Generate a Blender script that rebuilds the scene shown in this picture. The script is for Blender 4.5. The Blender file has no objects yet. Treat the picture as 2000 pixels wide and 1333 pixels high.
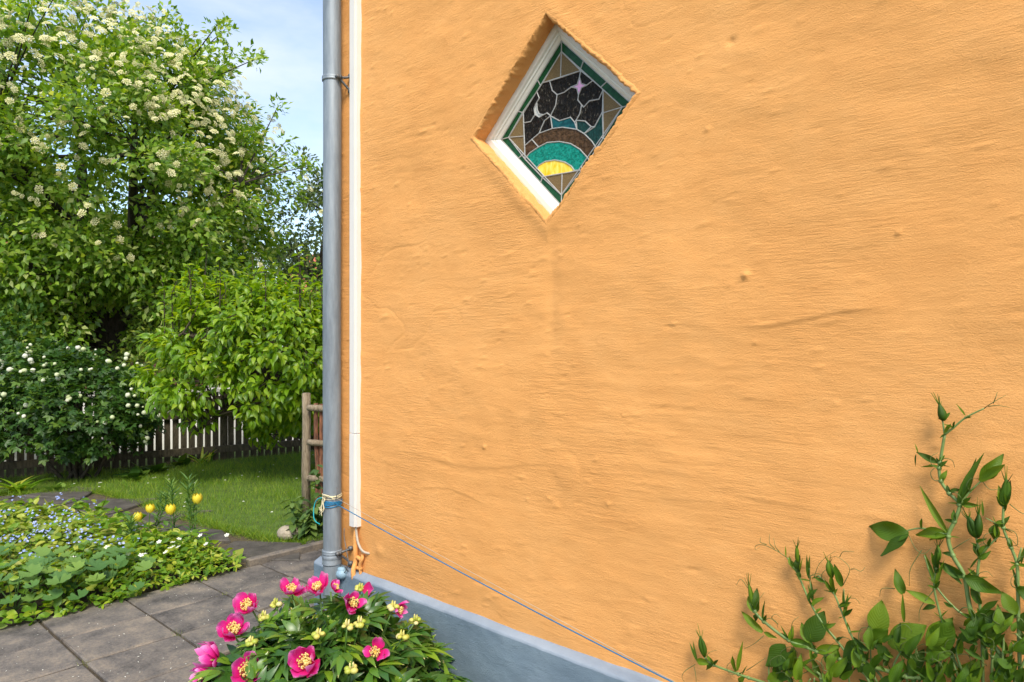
import bpy, math, random
import numpy as np
from mathutils import Matrix, Vector
R = math.radians
random.seed(7); rng = np.random.default_rng(11)
sc = bpy.context.scene
COL = sc.collection

# ------------------------------------------------------------------ camera
cam = bpy.data.cameras.new('camera'); cam.sensor_width = 36; cam.lens = 1362 / 2000 * 36
cam.shift_y = 0.0018; cam.clip_start = .05; cam.clip_end = 500
co = bpy.data.objects.new('camera', cam); COL.objects.link(co)
co.location = (0, 0, 1.5); co.rotation_euler = (R(90), 0, 0)
sc.camera = co

# ------------------------------------------------------------------ world, sun, exposure
SUN_EL, SUN_AZ = 50, 171          # azimuth measured from +Y, negative = to the left
sunv = Vector((math.sin(R(SUN_AZ)) * math.cos(R(SUN_EL)), math.cos(R(SUN_AZ)) * math.cos(R(SUN_EL)), math.sin(R(SUN_EL))))
w = bpy.data.worlds.new('World'); sc.world = w; w.use_nodes = True
nt = w.node_tree; nt.nodes.clear()
wo = nt.nodes.new('ShaderNodeOutputWorld'); bg = nt.nodes.new('ShaderNodeBackground')
sky = nt.nodes.new('ShaderNodeTexSky'); sky.sky_type = 'NISHITA'; sky.sun_disc = False
sky.sun_elevation = R(SUN_EL); sky.sun_rotation = R(SUN_AZ); sky.air_density = 1.0; sky.dust_density = 1.2
tc = nt.nodes.new('ShaderNodeTexCoord'); mp = nt.nodes.new('ShaderNodeMapping'); mp.inputs['Scale'].default_value = (1, 1, 2.6)
mp.inputs['Location'].default_value = (3.2, 1.3, .35)
nz = nt.nodes.new('ShaderNodeTexNoise'); nz.inputs['Scale'].default_value = 2.1; nz.inputs['Detail'].default_value = 8; nz.inputs['Roughness'].default_value = .55
cr = nt.nodes.new('ShaderNodeValToRGB'); cr.color_ramp.elements[0].position = .44; cr.color_ramp.elements[1].position = .74
cr.color_ramp.elements[0].color = (.03, .03, .03, 1)
mx = nt.nodes.new('ShaderNodeMix'); mx.data_type = 'RGBA'
mx.inputs[7].default_value = (3.7, 3.95, 4.5, 1)
nt.links.new(tc.outputs['Generated'], mp.inputs[0]); nt.links.new(mp.outputs[0], nz.inputs['Vector'])
nt.links.new(nz.outputs['Fac'], cr.inputs[0]); nt.links.new(cr.outputs[0], mx.inputs[0])
nt.links.new(sky.outputs[0], mx.inputs[6]); nt.links.new(mx.outputs[2], bg.inputs[0])
bg.inputs[1].default_value = .15; nt.links.new(bg.outputs[0], wo.inputs[0])
sl = bpy.data.lights.new('sun', 'SUN'); sl.energy = 2.45; sl.angle = R(19); sl.color = (1, .93, .80)
so = bpy.data.objects.new('sun', sl); COL.objects.link(so); so.rotation_euler = (-sunv).to_track_quat('-Z', 'Y').to_euler()
so.location = (0, 0, 12)
sc.view_settings.view_transform = 'Standard'; sc.view_settings.look = 'None'; sc.view_settings.exposure = 0.92
sc.view_settings.gamma = 1; sc.view_settings.use_curve_mapping = False
sc.render.engine = 'CYCLES'

# ------------------------------------------------------------------ measuring frame
F, H, D, TH = 1362., 1.5, 2.0, R(48)
dv = np.array([-math.sin(TH), math.cos(TH)]); nv = np.array([math.cos(TH), math.sin(TH)])
def G(x, y, z=0.):                                  # point of the photograph on a level plane
    t = (H - z) * F / (y - 670); return np.array([(x - 1000) / F * t, t, z])
def PX(x, y, depth): return np.array([(x - 1000) / F * depth, depth, H - (y - 670) / F * depth])
def WL(s, off, z):                                  # wall frame -> world
    p = (D - off) * nv + s * dv; return np.array([p[0], p[1], z])
def WP(x, y, off=0.):                               # point of the photograph on the wall plane -> (s, z)
    u = (x - 1000) / F; t = (D - off) / (u * nv[0] + nv[1])
    return (u * t * dv[0] + t * dv[1], H - (y - 670) / F * t)
def WW(x, y, off=0.): s, z = WP(x, y, off); return WL(s, off, z)

# ------------------------------------------------------------------ noise
TAB = np.random.default_rng(3).random((1024, 1024))
def vn(x, y, seed=0):
    x = np.asarray(x, float) + seed * 37.17; y = np.asarray(y, float) + seed * 91.73
    xi = np.floor(x).astype(int); yi = np.floor(y).astype(int); fx = x - xi; fy = y - yi
    fx = fx * fx * fx * (fx * (fx * 6 - 15) + 10); fy = fy * fy * fy * (fy * (fy * 6 - 15) + 10)
    a = TAB[xi & 1023, yi & 1023]; b = TAB[(xi + 1) & 1023, yi & 1023]; c = TAB[xi & 1023, (yi + 1) & 1023]; d = TAB[(xi + 1) & 1023, (yi + 1) & 1023]
    return (a * (1 - fx) + b * fx) * (1 - fy) + (c * (1 - fx) + d * fx) * fy * 1.0 - .5
def fbm(x, y, seed=0, o=4):
    r = 0; a = 1
    for k in range(o): r = r + a * vn(x * 2 ** k, y * 2 ** k, seed + k * 5); a *= .5
    return r

# ------------------------------------------------------------------ materials
def newmat(name):
    m = bpy.data.materials.new(name); m.use_nodes = True; t = m.node_tree
    b = t.nodes['Principled BSDF']; return m, t, b
def L(t, a, b): t.links.new(a, b)
def N(t, kind, **kw):
    n = t.nodes.new(kind)
    for k, v in kw.items():
        if k in n.inputs: n.inputs[k].default_value = v
        else: setattr(n, k, v)
    return n
def noise(t, scale, detail=4, rough=.55, vec=None, dist=0):
    n = N(t, 'ShaderNodeTexNoise'); n.inputs['Scale'].default_value = scale; n.inputs['Detail'].default_value = detail
    n.inputs['Roughness'].default_value = rough; n.inputs['Distortion'].default_value = dist
    if vec is not None: L(t, vec, n.inputs['Vector'])
    return n.outputs['Fac']
def ramp(t, fac, stops):
    r = N(t, 'ShaderNodeValToRGB'); e = r.color_ramp.elements
    while len(e) < len(stops): e.new(.5)
    for i, (p, c) in enumerate(stops): e[i].position = p; e[i].color = (*c, 1) if len(c) == 3 else c
    L(t, fac, r.inputs[0]); return r.outputs[0]
def objvec(t, scale=(1, 1, 1), rot=(0, 0, 0)):
    c = N(t, 'ShaderNodeTexCoord'); m = N(t, 'ShaderNodeMapping'); m.inputs['Scale'].default_value = scale; m.inputs['Rotation'].default_value = rot
    L(t, c.outputs['Object'], m.inputs[0]); return m.outputs[0]
def bump(t, h, dist, strength=1., prev=None):
    b = N(t, 'ShaderNodeBump'); b.inputs['Distance'].default_value = dist; b.inputs['Strength'].default_value = strength
    L(t, h, b.inputs['Height'])
    if prev is not None: L(t, prev, b.inputs['Normal'])
    return b.outputs[0]
def mth(t, op, a, b=None):
    n = N(t, 'ShaderNodeMath', operation=op)
    for i, v in enumerate((a, b)):
        if v is None: continue
        if isinstance(v, (int, float)): n.inputs[i].default_value = v
        else: L(t, v, n.inputs[i])
    return n.outputs[0]
def rnd(t):                                          # one random value per loose piece or per object
    g = N(t, 'ShaderNodeNewGeometry'); o = N(t, 'ShaderNodeObjectInfo')
    return mth(t, 'FRACT', mth(t, 'ADD', g.outputs['Random Per Island'], o.outputs['Random']))

def m_simple(name, c, rough=.6, var=.15, scale=20, bd=0, metal=0, spec=.5, bscale=None):
    m, t, b = newmat(name); v = objvec(t)
    c0 = tuple(x * (1 - var) for x in c); c1 = tuple(min(1, x * (1 + var)) for x in c)
    L(t, ramp(t, noise(t, scale, 6, .6, v), [(.3, c0), (.7, c1)]), b.inputs['Base Color'])
    b.inputs['Roughness'].default_value = rough; b.inputs['Metallic'].default_value = metal
    b.inputs['Specular IOR Level'].default_value = spec
    if bd: L(t, bump(t, noise(t, bscale or scale * 3, 5, .6, v), bd), b.inputs['Normal'])
    return m

def m_plaster(name, base, dark, light, streak=1.):
    m, t, b = newmat(name); v = objvec(t)
    big = noise(t, 1.6, 5, .6, v); mid = noise(t, 9, 5, .6, objvec(t, (1, 1, 1.8)))
    a = mth(t, 'ADD', mth(t, 'MULTIPLY', big, .6), mth(t, 'MULTIPLY', mid, .4))
    col = ramp(t, a, [(.33, dark), (.5, base), (.68, light)])
    L(t, col, b.inputs['Base Color']); b.inputs['Roughness'].default_value = .78; b.inputs['Specular IOR Level'].default_value = .25
    grit = noise(t, 200, 6, .75, objvec(t, (1, 1, 1.5)))
    st = noise(t, 1, 7, .68, objvec(t, (13, 1, 120), (0, R(-3), 0)), .3)
    st2 = noise(t, 1, 4, .6, objvec(t, (30, 1, 60), (0, R(4), 0)), .8)
    mask = ramp(t, noise(t, 2.3, 3, .5, v), [(.42, (.08,) * 3), (.62, (1, 1, 1))])
    nb = bump(t, mth(t, 'MULTIPLY', st, mask), .0047 * streak)
    pit = ramp(t, noise(t, 75, 3, .6, objvec(t, (1, 1, 1.4))), [(.25, (0, 0, 0)), (.30, (1, 1, 1))])
    nb = bump(t, pit, .0005, 1, nb)
    trow = noise(t, 1, 4, .55, objvec(t, (5, 1, 15), (0, R(-6), 0)), .8)
    nb = bump(t, trow, .0032, 1, nb)
    nb = bump(t, st2, .0012, 1, nb)
    nb = bump(t, grit, .0030, 1, nb)
    L(t, nb, b.inputs['Normal']); return m

def m_leaf(name, stops, trans=.35, tcol=None, rough=.45, tip=None, veins=False, spec=.5):
    m, t, b = newmat(name); r = rnd(t)
    col = ramp(t, r, stops)
    if tip or veins:
        uv = N(t, 'ShaderNodeUVMap'); sp = N(t, 'ShaderNodeSeparateXYZ'); L(t, uv.outputs[0], sp.inputs[0])
    if tip:
        mxx = N(t, 'ShaderNodeMix', data_type='RGBA'); mxx.inputs[7].default_value = (*tip, 1)
        nn = noise(t, 60, 2)
        L(t, ramp(t, mth(t, 'ADD', sp.outputs[0], mth(t, 'MULTIPLY', mth(t, 'SUBTRACT', mth(t, 'ADD', nn, mth(t, 'MULTIPLY', r, .25)), .7), .35)), [(.93, (0, 0, 0)), (.99, (1, 1, 1))]), mxx.inputs[0])
        L(t, col, mxx.inputs[6]); col = mxx.outputs[2]
    L(t, col, b.inputs['Base Color']); b.inputs['Roughness'].default_value = rough; b.inputs['Specular IOR Level'].default_value = spec
    if veins:
        wv = N(t, 'ShaderNodeTexWave'); wv.inputs['Scale'].default_value = 1; wv.wave_type = 'BANDS'
        cb = N(t, 'ShaderNodeCombineXYZ')
        ab = mth(t, 'ABSOLUTE', mth(t, 'SUBTRACT', sp.outputs[1], .5))
        L(t, mth(t, 'SUBTRACT', mth(t, 'MULTIPLY', sp.outputs[0], 3.2), mth(t, 'MULTIPLY', ab, 2.2)), cb.inputs[0])
        L(t, cb.outputs[0], wv.inputs['Vector'])
        L(t, bump(t, wv.outputs['Fac'], .0010, .5), b.inputs['Normal'])
    tr = N(t, 'ShaderNodeBsdfTranslucent'); ms = N(t, 'ShaderNodeMixShader'); ms.inputs[0].default_value = trans
    hs = N(t, 'ShaderNodeMix', data_type='RGBA', blend_type='MULTIPLY'); hs.inputs[0].default_value = 1
    L(t, col, hs.inputs[6]); hs.inputs[7].default_value = (*(tcol or (2.2, 1.9, .8)), 1)
    L(t, hs.outputs[2], tr.inputs[0]); L(t, b.outputs[0], ms.inputs[1]); L(t, tr.outputs[0], ms.inputs[2])
    L(t, ms.outputs[0], t.nodes['Material Output'].inputs[0]); return m

def m_bark(name, c0, c1, s=30):
    m, t, b = newmat(name); v = objvec(t, (1, 1, .25))
    n = noise(t, s, 6, .65, v); L(t, ramp(t, n, [(.35, c0), (.68, c1)]), b.inputs['Base Color'])
    L(t, bump(t, n, .02), b.inputs['Normal']); b.inputs['Roughness'].default_value = .9; return m

M = {}
M['plaster'] = m_plaster('orange_plaster', (.765, .362, .112), (.72, .328, .096), (.79, .39, .13))
M['ledge'] = m_plaster('skylit_blue_ledge', (.25, .30, .36), (.20, .25, .31), (.31, .36, .42), .15)  # plinth blue-grey made paler: sky light on the ledge top painted into its colour
M['plinth'] = m_plaster('blue_grey_plaster', (.165, .225, .275), (.135, .19, .24), (.205, .27, .32), .3)
M['white'] = m_simple('white_paint', (.74, .72, .66), .45, .05, 30, .0008)
M['duct'] = m_simple('white_plastic', (.70, .67, .63), .4, .03, 8)
def m_zinc():
    m, t, b = newmat('weathered_zinc'); v = objvec(t, (1, 1, .18)); n = noise(t, 26, 8, .75, v); n2 = noise(t, 9, 5, .6, objvec(t, (1, 1, .10)))
    L(t, ramp(t, mth(t, 'ADD', mth(t, 'MULTIPLY', n, .5), mth(t, 'MULTIPLY', n2, .5)), [(.35, (.15, .175, .20)), (.5, (.24, .275, .305)), (.68, (.36, .40, .43))]), b.inputs['Base Color'])
    b.inputs['Metallic'].default_value = .4
    L(t, ramp(t, n, [(.3, (.45,) * 3), (.7, (.65,) * 3)]), b.inputs['Roughness']); L(t, bump(t, n2, .004), b.inputs['Normal']); return m
M['zinc'] = m_zinc()
M['iron'] = m_simple('grey_iron', (.16, .16, .16), .6, .3, 60, .001, .6)
M['bark'] = m_bark('dark_bark', (.018, .014, .010), (.07, .055, .04))
M['twig'] = m_bark('twig_bark', (.03, .022, .015), (.09, .07, .04), 60)
M['oldwood'] = m_bark('weathered_wood', (.16, .12, .075), (.40, .32, .22), 40)
M['redwood'] = m_bark('reddish_bark', (.10, .045, .028), (.36, .15, .07), 45)
M['fence'] = m_bark('brown_fence_wood', (.05, .04, .025), (.13, .105, .065), 30)
M['soil'] = m_simple('soil', (.045, .032, .02), .95, .4, 30, .02)
M['blue_twine'] = m_simple('blue_twine', (.01, .15, .30), .5, .3, 300, .001)
M['teal_twine'] = m_simple('teal_twine', (.0, .32, .36), .5, .2, 300)
M['cream_twine'] = m_simple('cream_twine', (.75, .66, .42), .7, .2, 300, .001)
M['cable'] = m_simple('beige_cable', (.42, .36, .28), .5, .1, 50)
M['bluepaint'] = m_simple('pale_blue_paint', (.25, .38, .47), .5, .15, 60, .002)

def m_slab():
    m, t, b = newmat('concrete_slab'); v = objvec(t); o = N(t, 'ShaderNodeObjectInfo')
    ad = N(t, 'ShaderNodeVectorMath', operation='ADD'); L(t, v, ad.inputs[0])
    cb = N(t, 'ShaderNodeCombineXYZ'); L(t, mth(t, 'MULTIPLY', o.outputs['Random'], 40), cb.inputs[0]); L(t, cb.outputs[0], ad.inputs[1])
    vv = ad.outputs[0]
    n = noise(t, 5, 7, .7, vv); n2 = noise(t, 70, 4, .7, vv)
    a = mth(t, 'ADD', mth(t, 'MULTIPLY', n, .75), mth(t, 'MULTIPLY', n2, .25))
    a = mth(t, 'ADD', a, mth(t, 'MULTIPLY', mth(t, 'SUBTRACT', o.outputs['Random'], .5), .055))
    c = ramp(t, a, [(.36, (.052, .046, .042)), (.5, (.140, .122, .105)), (.64, (.25, .205, .155))])
    sp = ramp(t, noise(t, 190, 2, .5, vv), [(.70, (0, 0, 0)), (.76, (1, 1, 1))])
    mm = N(t, 'ShaderNodeMix', data_type='RGBA'); L(t, mth(t, 'MULTIPLY', sp, .6), mm.inputs[0]); L(t, c, mm.inputs[6]); mm.inputs[7].default_value = (.45, .40, .30, 1)
    L(t, mm.outputs[2], b.inputs['Base Color']); b.inputs['Roughness'].default_value = .75
    L(t, bump(t, n2, .004), b.inputs['Normal']); return m
M['slab'] = m_slab()
M['flag'] = m_simple('dark_flagstone', (.075, .066, .055), .75, .45, 7, .01, bscale=30)
M['sand'] = m_simple('sandy_joint', (.06, .045, .026), .95, .4, 40, .01)
M['path_joint'] = m_simple('earthy_joint', (.09, .07, .035), .95, .4, 30, .01)
M['stone'] = m_simple('pale_boulder', (.36, .31, .23), .8, .2, 20, .01)
M['pavement'] = m_simple('pale_pavement', (.48, .46, .43), .9, .1, 2)
M['pale_wall'] = m_simple('pale_wall_paint', (.78, .76, .72), .8, .06, 3)
M['lawn'] = m_simple('lawn_ground', (.07, .12, .012), .95, .4, 8, .02)
M['grass'] = m_leaf('grass_blades', [(0, (.08, .18, .008)), (.6, (.17, .31, .014)), (1, (.34, .40, .04))], .35, (1.8, 1.6, .6), .5)
M['big_leaf'] = m_leaf('whitebeam_leaf', [(0, (.065, .15, .010)), (.5, (.155, .285, .020)), (.85, (.28, .40, .05)), (1, (.44, .49, .19))], .42, (1.9, 1.7, .5), .45)
M['big_leaf2'] = m_leaf('far_whitebeam_leaf', [(0, (.04, .085, .018)), (.6, (.08, .13, .03)), (1, (.19, .24, .09))], .3, (1.9, 1.7, .5), .5)
M['apple_leaf'] = m_leaf('fruit_tree_leaf', [(0, (.08, .18, .006)), (.5, (.17, .32, .010)), (1, (.32, .44, .03))], .45, (1.9, 1.6, .35), .4)
M['dark_leaf'] = m_leaf('shrub_leaf', [(0, (.02, .065, .008)), (.6, (.045, .12, .012)), (1, (.11, .19, .02))], .25, (1.8, 1.6, .5), .5)
M['hedge_leaf'] = m_leaf('background_leaf', [(0, (.05, .10, .010)), (.6, (.11, .19, .02)), (1, (.24, .28, .04))], .3, (1.8, 1.6, .5), .5)
M['bed_leaf'] = m_leaf('bed_leaf', [(0, (.065, .16, .008)), (.5, (.16, .30, .014)), (.8, (.30, .40, .025)), (1, (.46, .48, .07))], .4, (1.8, 1.6, .4), .45)
M['bed_yellow'] = m_leaf('yellow_green_leaf', [(0, (.12, .20, .015)), (.5, (.24, .31, .025)), (1, (.36, .36, .09))], .35, (1.6, 1.5, .5), .5)
M['mantle_leaf'] = m_leaf('scalloped_leaf', [(0, (.06, .15, .035)), (.6, (.11, .22, .05)), (1, (.20, .31, .05))], .3, (1.7, 1.6, .5), .5)
M['peony_leaf'] = m_leaf('peony_leaf', [(0, (.03, .095, .018)), (.5, (.06, .15, .020)), (.85, (.10, .21, .018)), (1, (.18, .30, .02))], .25, (1.9, 1.7, .5), .35, tip=(.62, .55, .24), spec=.6)
M['pea_leaf'] = m_leaf('pea_leaf', [(0, (.032, .078, .004)), (.5, (.06, .135, .005)), (1, (.13, .22, .010))], .3, (1.8, 1.6, .4), .5, veins=True, spec=.3)
M['pea_stem'] = m_simple('pea_stem', (.15, .225, .06), .5, .25, 30)
M['pea_tendril'] = m_simple('pea_tendril', (.09, .13, .025), .6, .3, 40)
M['nettle'] = m_leaf('nettle_leaf', [(0, (.04, .09, .02)), (.6, (.08, .15, .03)), (1, (.16, .24, .05))], .25, (1.8, 1.6, .5), .5)
M['stem'] = m_simple('green_stem', (.07, .15, .025), .5, .2, 30)
M['blossom'] = m_leaf('cream_blossom', [(0, (.50, .50, .20)), (.5, (.66, .63, .32)), (1, (.78, .74, .48))], .25, (1.1, 1.1, .9), .8)
M['snowball'] = m_leaf('white_snowball', [(0, (.48, .56, .26)), (.35, (.64, .68, .46)), (1, (.74, .74, .62))], .2, (1.1, 1.1, .9), .8)
M['white_flower'] = m_leaf('white_flower', [(0, (.75, .75, .6)), (1, (.85, .85, .78))], .2, (1, 1, .9), .8)
M['blue_flower'] = m_leaf('blue_flower', [(0, (.17, .26, .70)), (.6, (.32, .42, .82)), (1, (.65, .66, .85))], .2, (1, 1, 1), .8)
M['yellow_flower'] = m_leaf('yellow_petal', [(0, (.80, .62, .02)), (1, (.85, .72, .06))], .3, (1.1, 1, .5), .5)
M['pod'] = m_leaf('peony_pod', [(0, (.34, .42, .05)), (.5, (.54, .52, .10)), (1, (.66, .60, .28))], .15, (1.1, 1, .6), .5)
M['stamen'] = m_leaf('peony_stamen', [(0, (.72, .46, .10)), (.5, (.82, .62, .20)), (1, (.86, .74, .36))], .1, (1, 1, .7), .7)
def m_petal():
    m, t, b = newmat('peony_petal'); uv = N(t, 'ShaderNodeUVMap'); sp = N(t, 'ShaderNodeSeparateXYZ'); L(t, uv.outputs[0], sp.inputs[0])
    nn = noise(t, 45, 4, .6)
    f = mth(t, 'ADD', sp.outputs[0], mth(t, 'MULTIPLY', mth(t, 'SUBTRACT', nn, .5), .35))
    c = ramp(t, f, [(.05, (.50, .005, .07)), (.45, (.72, .010, .20)), (.80, (.78, .05, .38)), (1, (.84, .30, .64))])
    L(t, c, b.inputs['Base Color']); b.inputs['Roughness'].default_value = .5
    wv = noise(t, 1, 3, .5, None)
    tr = N(t, 'ShaderNodeBsdfTranslucent'); L(t, c, tr.inputs[0]); ms = N(t, 'ShaderNodeMixShader'); ms.inputs[0].default_value = .35
    L(t, b.outputs[0], ms.inputs[1]); L(t, tr.outputs[0], ms.inputs[2]); L(t, ms.outputs[0], t.nodes['Material Output'].inputs[0]); return m
M['petal'] = m_petal()
def m_glass(name, c, c2=None, rough=.12, bd=.003, scale=60, sx=1., spec=.14):
    m, t, b = newmat(name); v = objvec(t, (sx, 1, 1)); n = noise(t, scale, 3, .5, v, .4)
    st_ = [(.35, c), (.65, c2 or tuple(x * 1.5 for x in c))]
    if name.startswith('black'): st_ = [(.35, c), (.64, c2), (.74, (.16, .14, .11))]  # rare pale streaks: highlights on the wavy black glass painted into its base colour
    L(t, ramp(t, n, st_), b.inputs['Base Color'])
    b.inputs['Roughness'].default_value = rough; b.inputs['Specular IOR Level'].default_value = spec
    L(t, bump(t, n, bd), b.inputs['Normal']); return m
M['g_black'] = m_glass('black_wavy_glass', (.003, .0025, .002), (.014, .011, .008), .25, .009, 75, 1.8)
M['g_green'] = m_glass('green_glass', (.008, .05, .02), (.014, .08, .03), .12, .001)
M['g_olive'] = m_glass('speckled_olive_glass', (.13, .085, .035), (.21, .15, .07), .4, .002, 260)
M['g_teal'] = m_glass('teal_glass', (.0, .14, .10), (.01, .26, .20), .15, .004, 110)
M['g_blue'] = m_glass('blue_teal_glass', (.004, .05, .06), (.01, .11, .12), .15, .003, 50)
M['g_dteal'] = m_glass('dark_teal_glass', (.004, .025, .022), (.01, .06, .05), .15, .005, 70, 2.5)
M['g_brown'] = m_glass('brown_glass', (.035, .018, .006), (.10, .055, .025), .15, .006, 70)
M['g_yellow'] = m_glass('yellow_glass', (.85, .50, .01), (.88, .72, .14), .2, .002, 25, 3)
M['g_pink'] = m_glass('pink_glass', (.75, .32, .58), (.88, .55, .80), .25, .001)
M['g_pearl'] = m_glass('pearl_glass', (.38, .38, .36), (.6, .6, .56), .2, .001)
M['lead'] = m_simple('lead_came', (.42, .42, .40), .45, .15, 80, .0005, .3)
def m_brick():
    m, t, b = newmat('far_brick'); v = objvec(t, (1, 1, 1), (R(90), 0, 0)); br = N(t, 'ShaderNodeTexBrick')
    br.inputs['Color1'].default_value = (.33, .13, .07, 1); br.inputs['Color2'].default_value = (.25, .09, .05, 1); br.inputs['Mortar'].default_value = (.4, .34, .28, 1)
    br.inputs['Scale'].default_value = 4.2; L(t, v, br.inputs['Vector']); L(t, br.outputs[0], b.inputs['Base Color']); b.inputs['Roughness'].default_value = .9; return m
M['brick'] = m_brick()
M['rooftile'] = m_simple('red_roof_tile', (.45, .13, .06), .8, .3, 6, .02)
M['darkglass'] = m_simple('dark_pane', (.03, .035, .04), .1, .1, 3)

# ------------------------------------------------------------------ mesh helpers
class MB:
    def __init__(s): s.v = []; s.f = []; s.uv = []; s.n = 0
    def add(s, v, f, uv=None):
        v = np.asarray(v, float).reshape(-1, 3); s.v.append(v)
        s.f += [[i + s.n for i in q] for q in f]
        s.uv.append(np.asarray(uv, float) if uv is not None else np.zeros((len(v), 2))); s.n += len(v)
    def box(s, c, e, rot=0., bev=.0):
        c = np.array(c); e = np.array(e) / 2; b = min(bev, *(e * .9)) if bev else 0
        pts = []
        for z, k in ((-e[2], 0), (e[2] - b, 0), (e[2], b)):
            for x, y in ((-1, -1), (1, -1), (1, 1), (-1, 1)): pts.append((x * (e[0] - k), y * (e[1] - k), z))
        p = np.array(pts); cc, ss = math.cos(rot), math.sin(rot)
        p = np.c_[p[:, 0] * cc - p[:, 1] * ss, p[:, 0] * ss + p[:, 1] * cc, p[:, 2]] + c
        f = [[3, 2, 1, 0]]
        for k in (0, 4):
            for i in range(4): f.append([k + i, k + (i + 1) % 4, k + 4 + (i + 1) % 4, k + 4 + i])
        f.append([8, 9, 10, 11]); s.add(p, f)
    def tube(s, pts, rad, sides=6, cap=True):
        p = np.array(pts, float); n = len(p); rad = np.full(n, rad) if np.isscalar(rad) else np.array(rad, float)
        t = np.gradient(p, axis=0); t /= np.linalg.norm(t, axis=1)[:, None] + 1e-9
        a = np.cross(t[0], (0, 0, 1)); 
        if np.linalg.norm(a) < .1: a = np.cross(t[0], (1, 0, 0))
        vs = []; an = np.arange(sides) * 2 * math.pi / sides
        for i in range(n):
            a = a - t[i] * a.dot(t[i]); a /= np.linalg.norm(a) + 1e-9; b = np.cross(t[i], a)
            vs.append(p[i] + rad[i] * (np.cos(an)[:, None] * a + np.sin(an)[:, None] * b))
        f = []
        for i in range(n - 1):
            for k in range(sides):
                f.append([i * sides + k, i * sides + (k + 1) % sides, (i + 1) * sides + (k + 1) % sides, (i + 1) * sides + k])
        if cap: f.append(list(range(sides))[::-1]); f.append([(n - 1) * sides + k for k in range(sides)])
        s.add(np.vstack(vs), f)
    def ball(s, c, r, seg=8, rings=5, jit=0, sc_=(1, 1, 1)):
        v = []; f = []; c = np.array(c)
        for i in range(rings + 1):
            ph = math.pi * i / rings
            for k in range(seg):
                th = 2 * math.pi * k / seg; q = r * (1 + jit * random.uniform(-1, 1))
                v.append(c + q * np.array([math.sin(ph) * math.cos(th) * sc_[0], math.sin(ph) * math.sin(th) * sc_[1], math.cos(ph) * sc_[2]]))
        for i in range(rings):
            for k in range(seg): f.append([i * seg + k, (i + 1) * seg + k, (i + 1) * seg + (k + 1) % seg, i * seg + (k + 1) % seg])
        s.add(v, f)
def setp(o, label=None, cat=None, group=None, kind=None):
    if label: o['label'] = label
    if cat: o['category'] = cat
    if group: o['group'] = group
    if kind: o['kind'] = kind
    return o
def thing(name, label, cat, loc=(0, 0, 0), group=None, rotz=0):
    o = bpy.data.objects.new(name, None); COL.objects.link(o); o.location = tuple(loc); o.rotation_euler = (0, 0, rotz); o.empty_display_size = .1
    return setp(o, label, cat, group)
def mesh_from(name, v, f, uv, mat, smooth=True):
    me = bpy.data.meshes.new(name); me.from_pydata([tuple(x) for x in v], [], f)
    if uv is not None:
        ul = me.uv_layers.new(name='UVMap'); idx = np.empty(len(me.loops), dtype=np.int32); me.loops.foreach_get('vertex_index', idx)
        ul.data.foreach_set('uv', np.asarray(uv, dtype=np.float32)[idx].ravel())
    me.polygons.foreach_set('use_smooth', [smooth] * len(me.polygons)); me.materials.append(mat); me.update(); return me
def part(name, mb, mat, parent=None, local=False, smooth=True, label=None, loc=None):
    v = np.vstack(mb.v); uv = np.vstack(mb.uv)
    if parent is not None and not local: v = v - np.array(parent.matrix_basis.translation)
    if parent is None and loc is not None: v = v - np.array(loc)
    me = mesh_from(name, v, mb.f, uv, mat, smooth); o = bpy.data.objects.new(name, me); COL.objects.link(o)
    if parent is not None: o.parent = parent
    elif loc is not None: o.location = tuple(loc)
    if label: o['label'] = label
    return o
def fast_mesh(name, V, Fc, UV, mat, smooth=True):    # numpy arrays, all faces the same size
    me = bpy.data.meshes.new(name); nvv, nf, k = len(V), len(Fc), Fc.shape[1]
    me.vertices.add(nvv); me.vertices.foreach_set('co', V.astype(np.float32).ravel())
    me.loops.add(nf * k); me.loops.foreach_set('vertex_index', Fc.astype(np.int32).ravel())
    me.polygons.add(nf); me.polygons.foreach_set('loop_start', np.arange(0, nf * k, k, dtype=np.int32))
    if UV is not None:
        ul = me.uv_layers.new(name='UVMap'); ul.data.foreach_set('uv', UV[Fc.ravel()].astype(np.float32).ravel())
    me.update(calc_edges=True); me.polygons.foreach_set('use_smooth', np.full(nf, smooth)); me.materials.append(mat); me.validate(); return me

# ---- leaf templates: x along the leaf, y across, z up; unit length; triangles only
def tri(fs):
    out = []
    for q in fs:
        for i in range(1, len(q) - 1): out.append([q[0], q[i], q[i + 1]])
    return np.array(out)
def T_grid(prof, nx=4, fold=.25, droop=.3, wave=0., ny=2):
    v = []; uv = []; f = []
    for i in range(nx + 1):
        u = i / nx; wd = prof(u)
        for j in range(ny + 1):
            a = j / ny * 2 - 1
            v.append((u, a * wd, fold * abs(a) * wd - droop * u * u + wave * math.sin(u * 9 + a * 2) * abs(a))); uv.append((u, j / ny))
    for i in range(nx):
        for j in range(ny):
            a = i * (ny + 1) + j; f.append([a, a + ny + 1, a + ny + 2, a + 1])
    return np.array(v), tri(f), np.array(uv)
T_simple = (np.array([(0, 0, 0), (.45, -.27, .06), (1, 0, -.16), (.45, .27, .06), (.5, 0, -.03)], float), np.array([[0, 1, 4], [1, 2, 4], [4, 2, 3], [0, 4, 3]]), np.array([(0, .5), (.45, 0), (1, .5), (.45, 1), (.5, .5)]))
T_flat = (np.array([(0, 0, 0), (.5, -.28, .05), (1, 0, -.1), (.5, .28, .05)], float), np.array([[0, 1, 2], [0, 2, 3]]), np.array([(0, .5), (.5, 0), (1, .5), (.5, 1)]))
T_oval = T_grid(lambda u: .30 * math.sin(math.pi * (.03 + .94 * u) ** .9) + .0, 5, .3, .22, .015)
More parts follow.
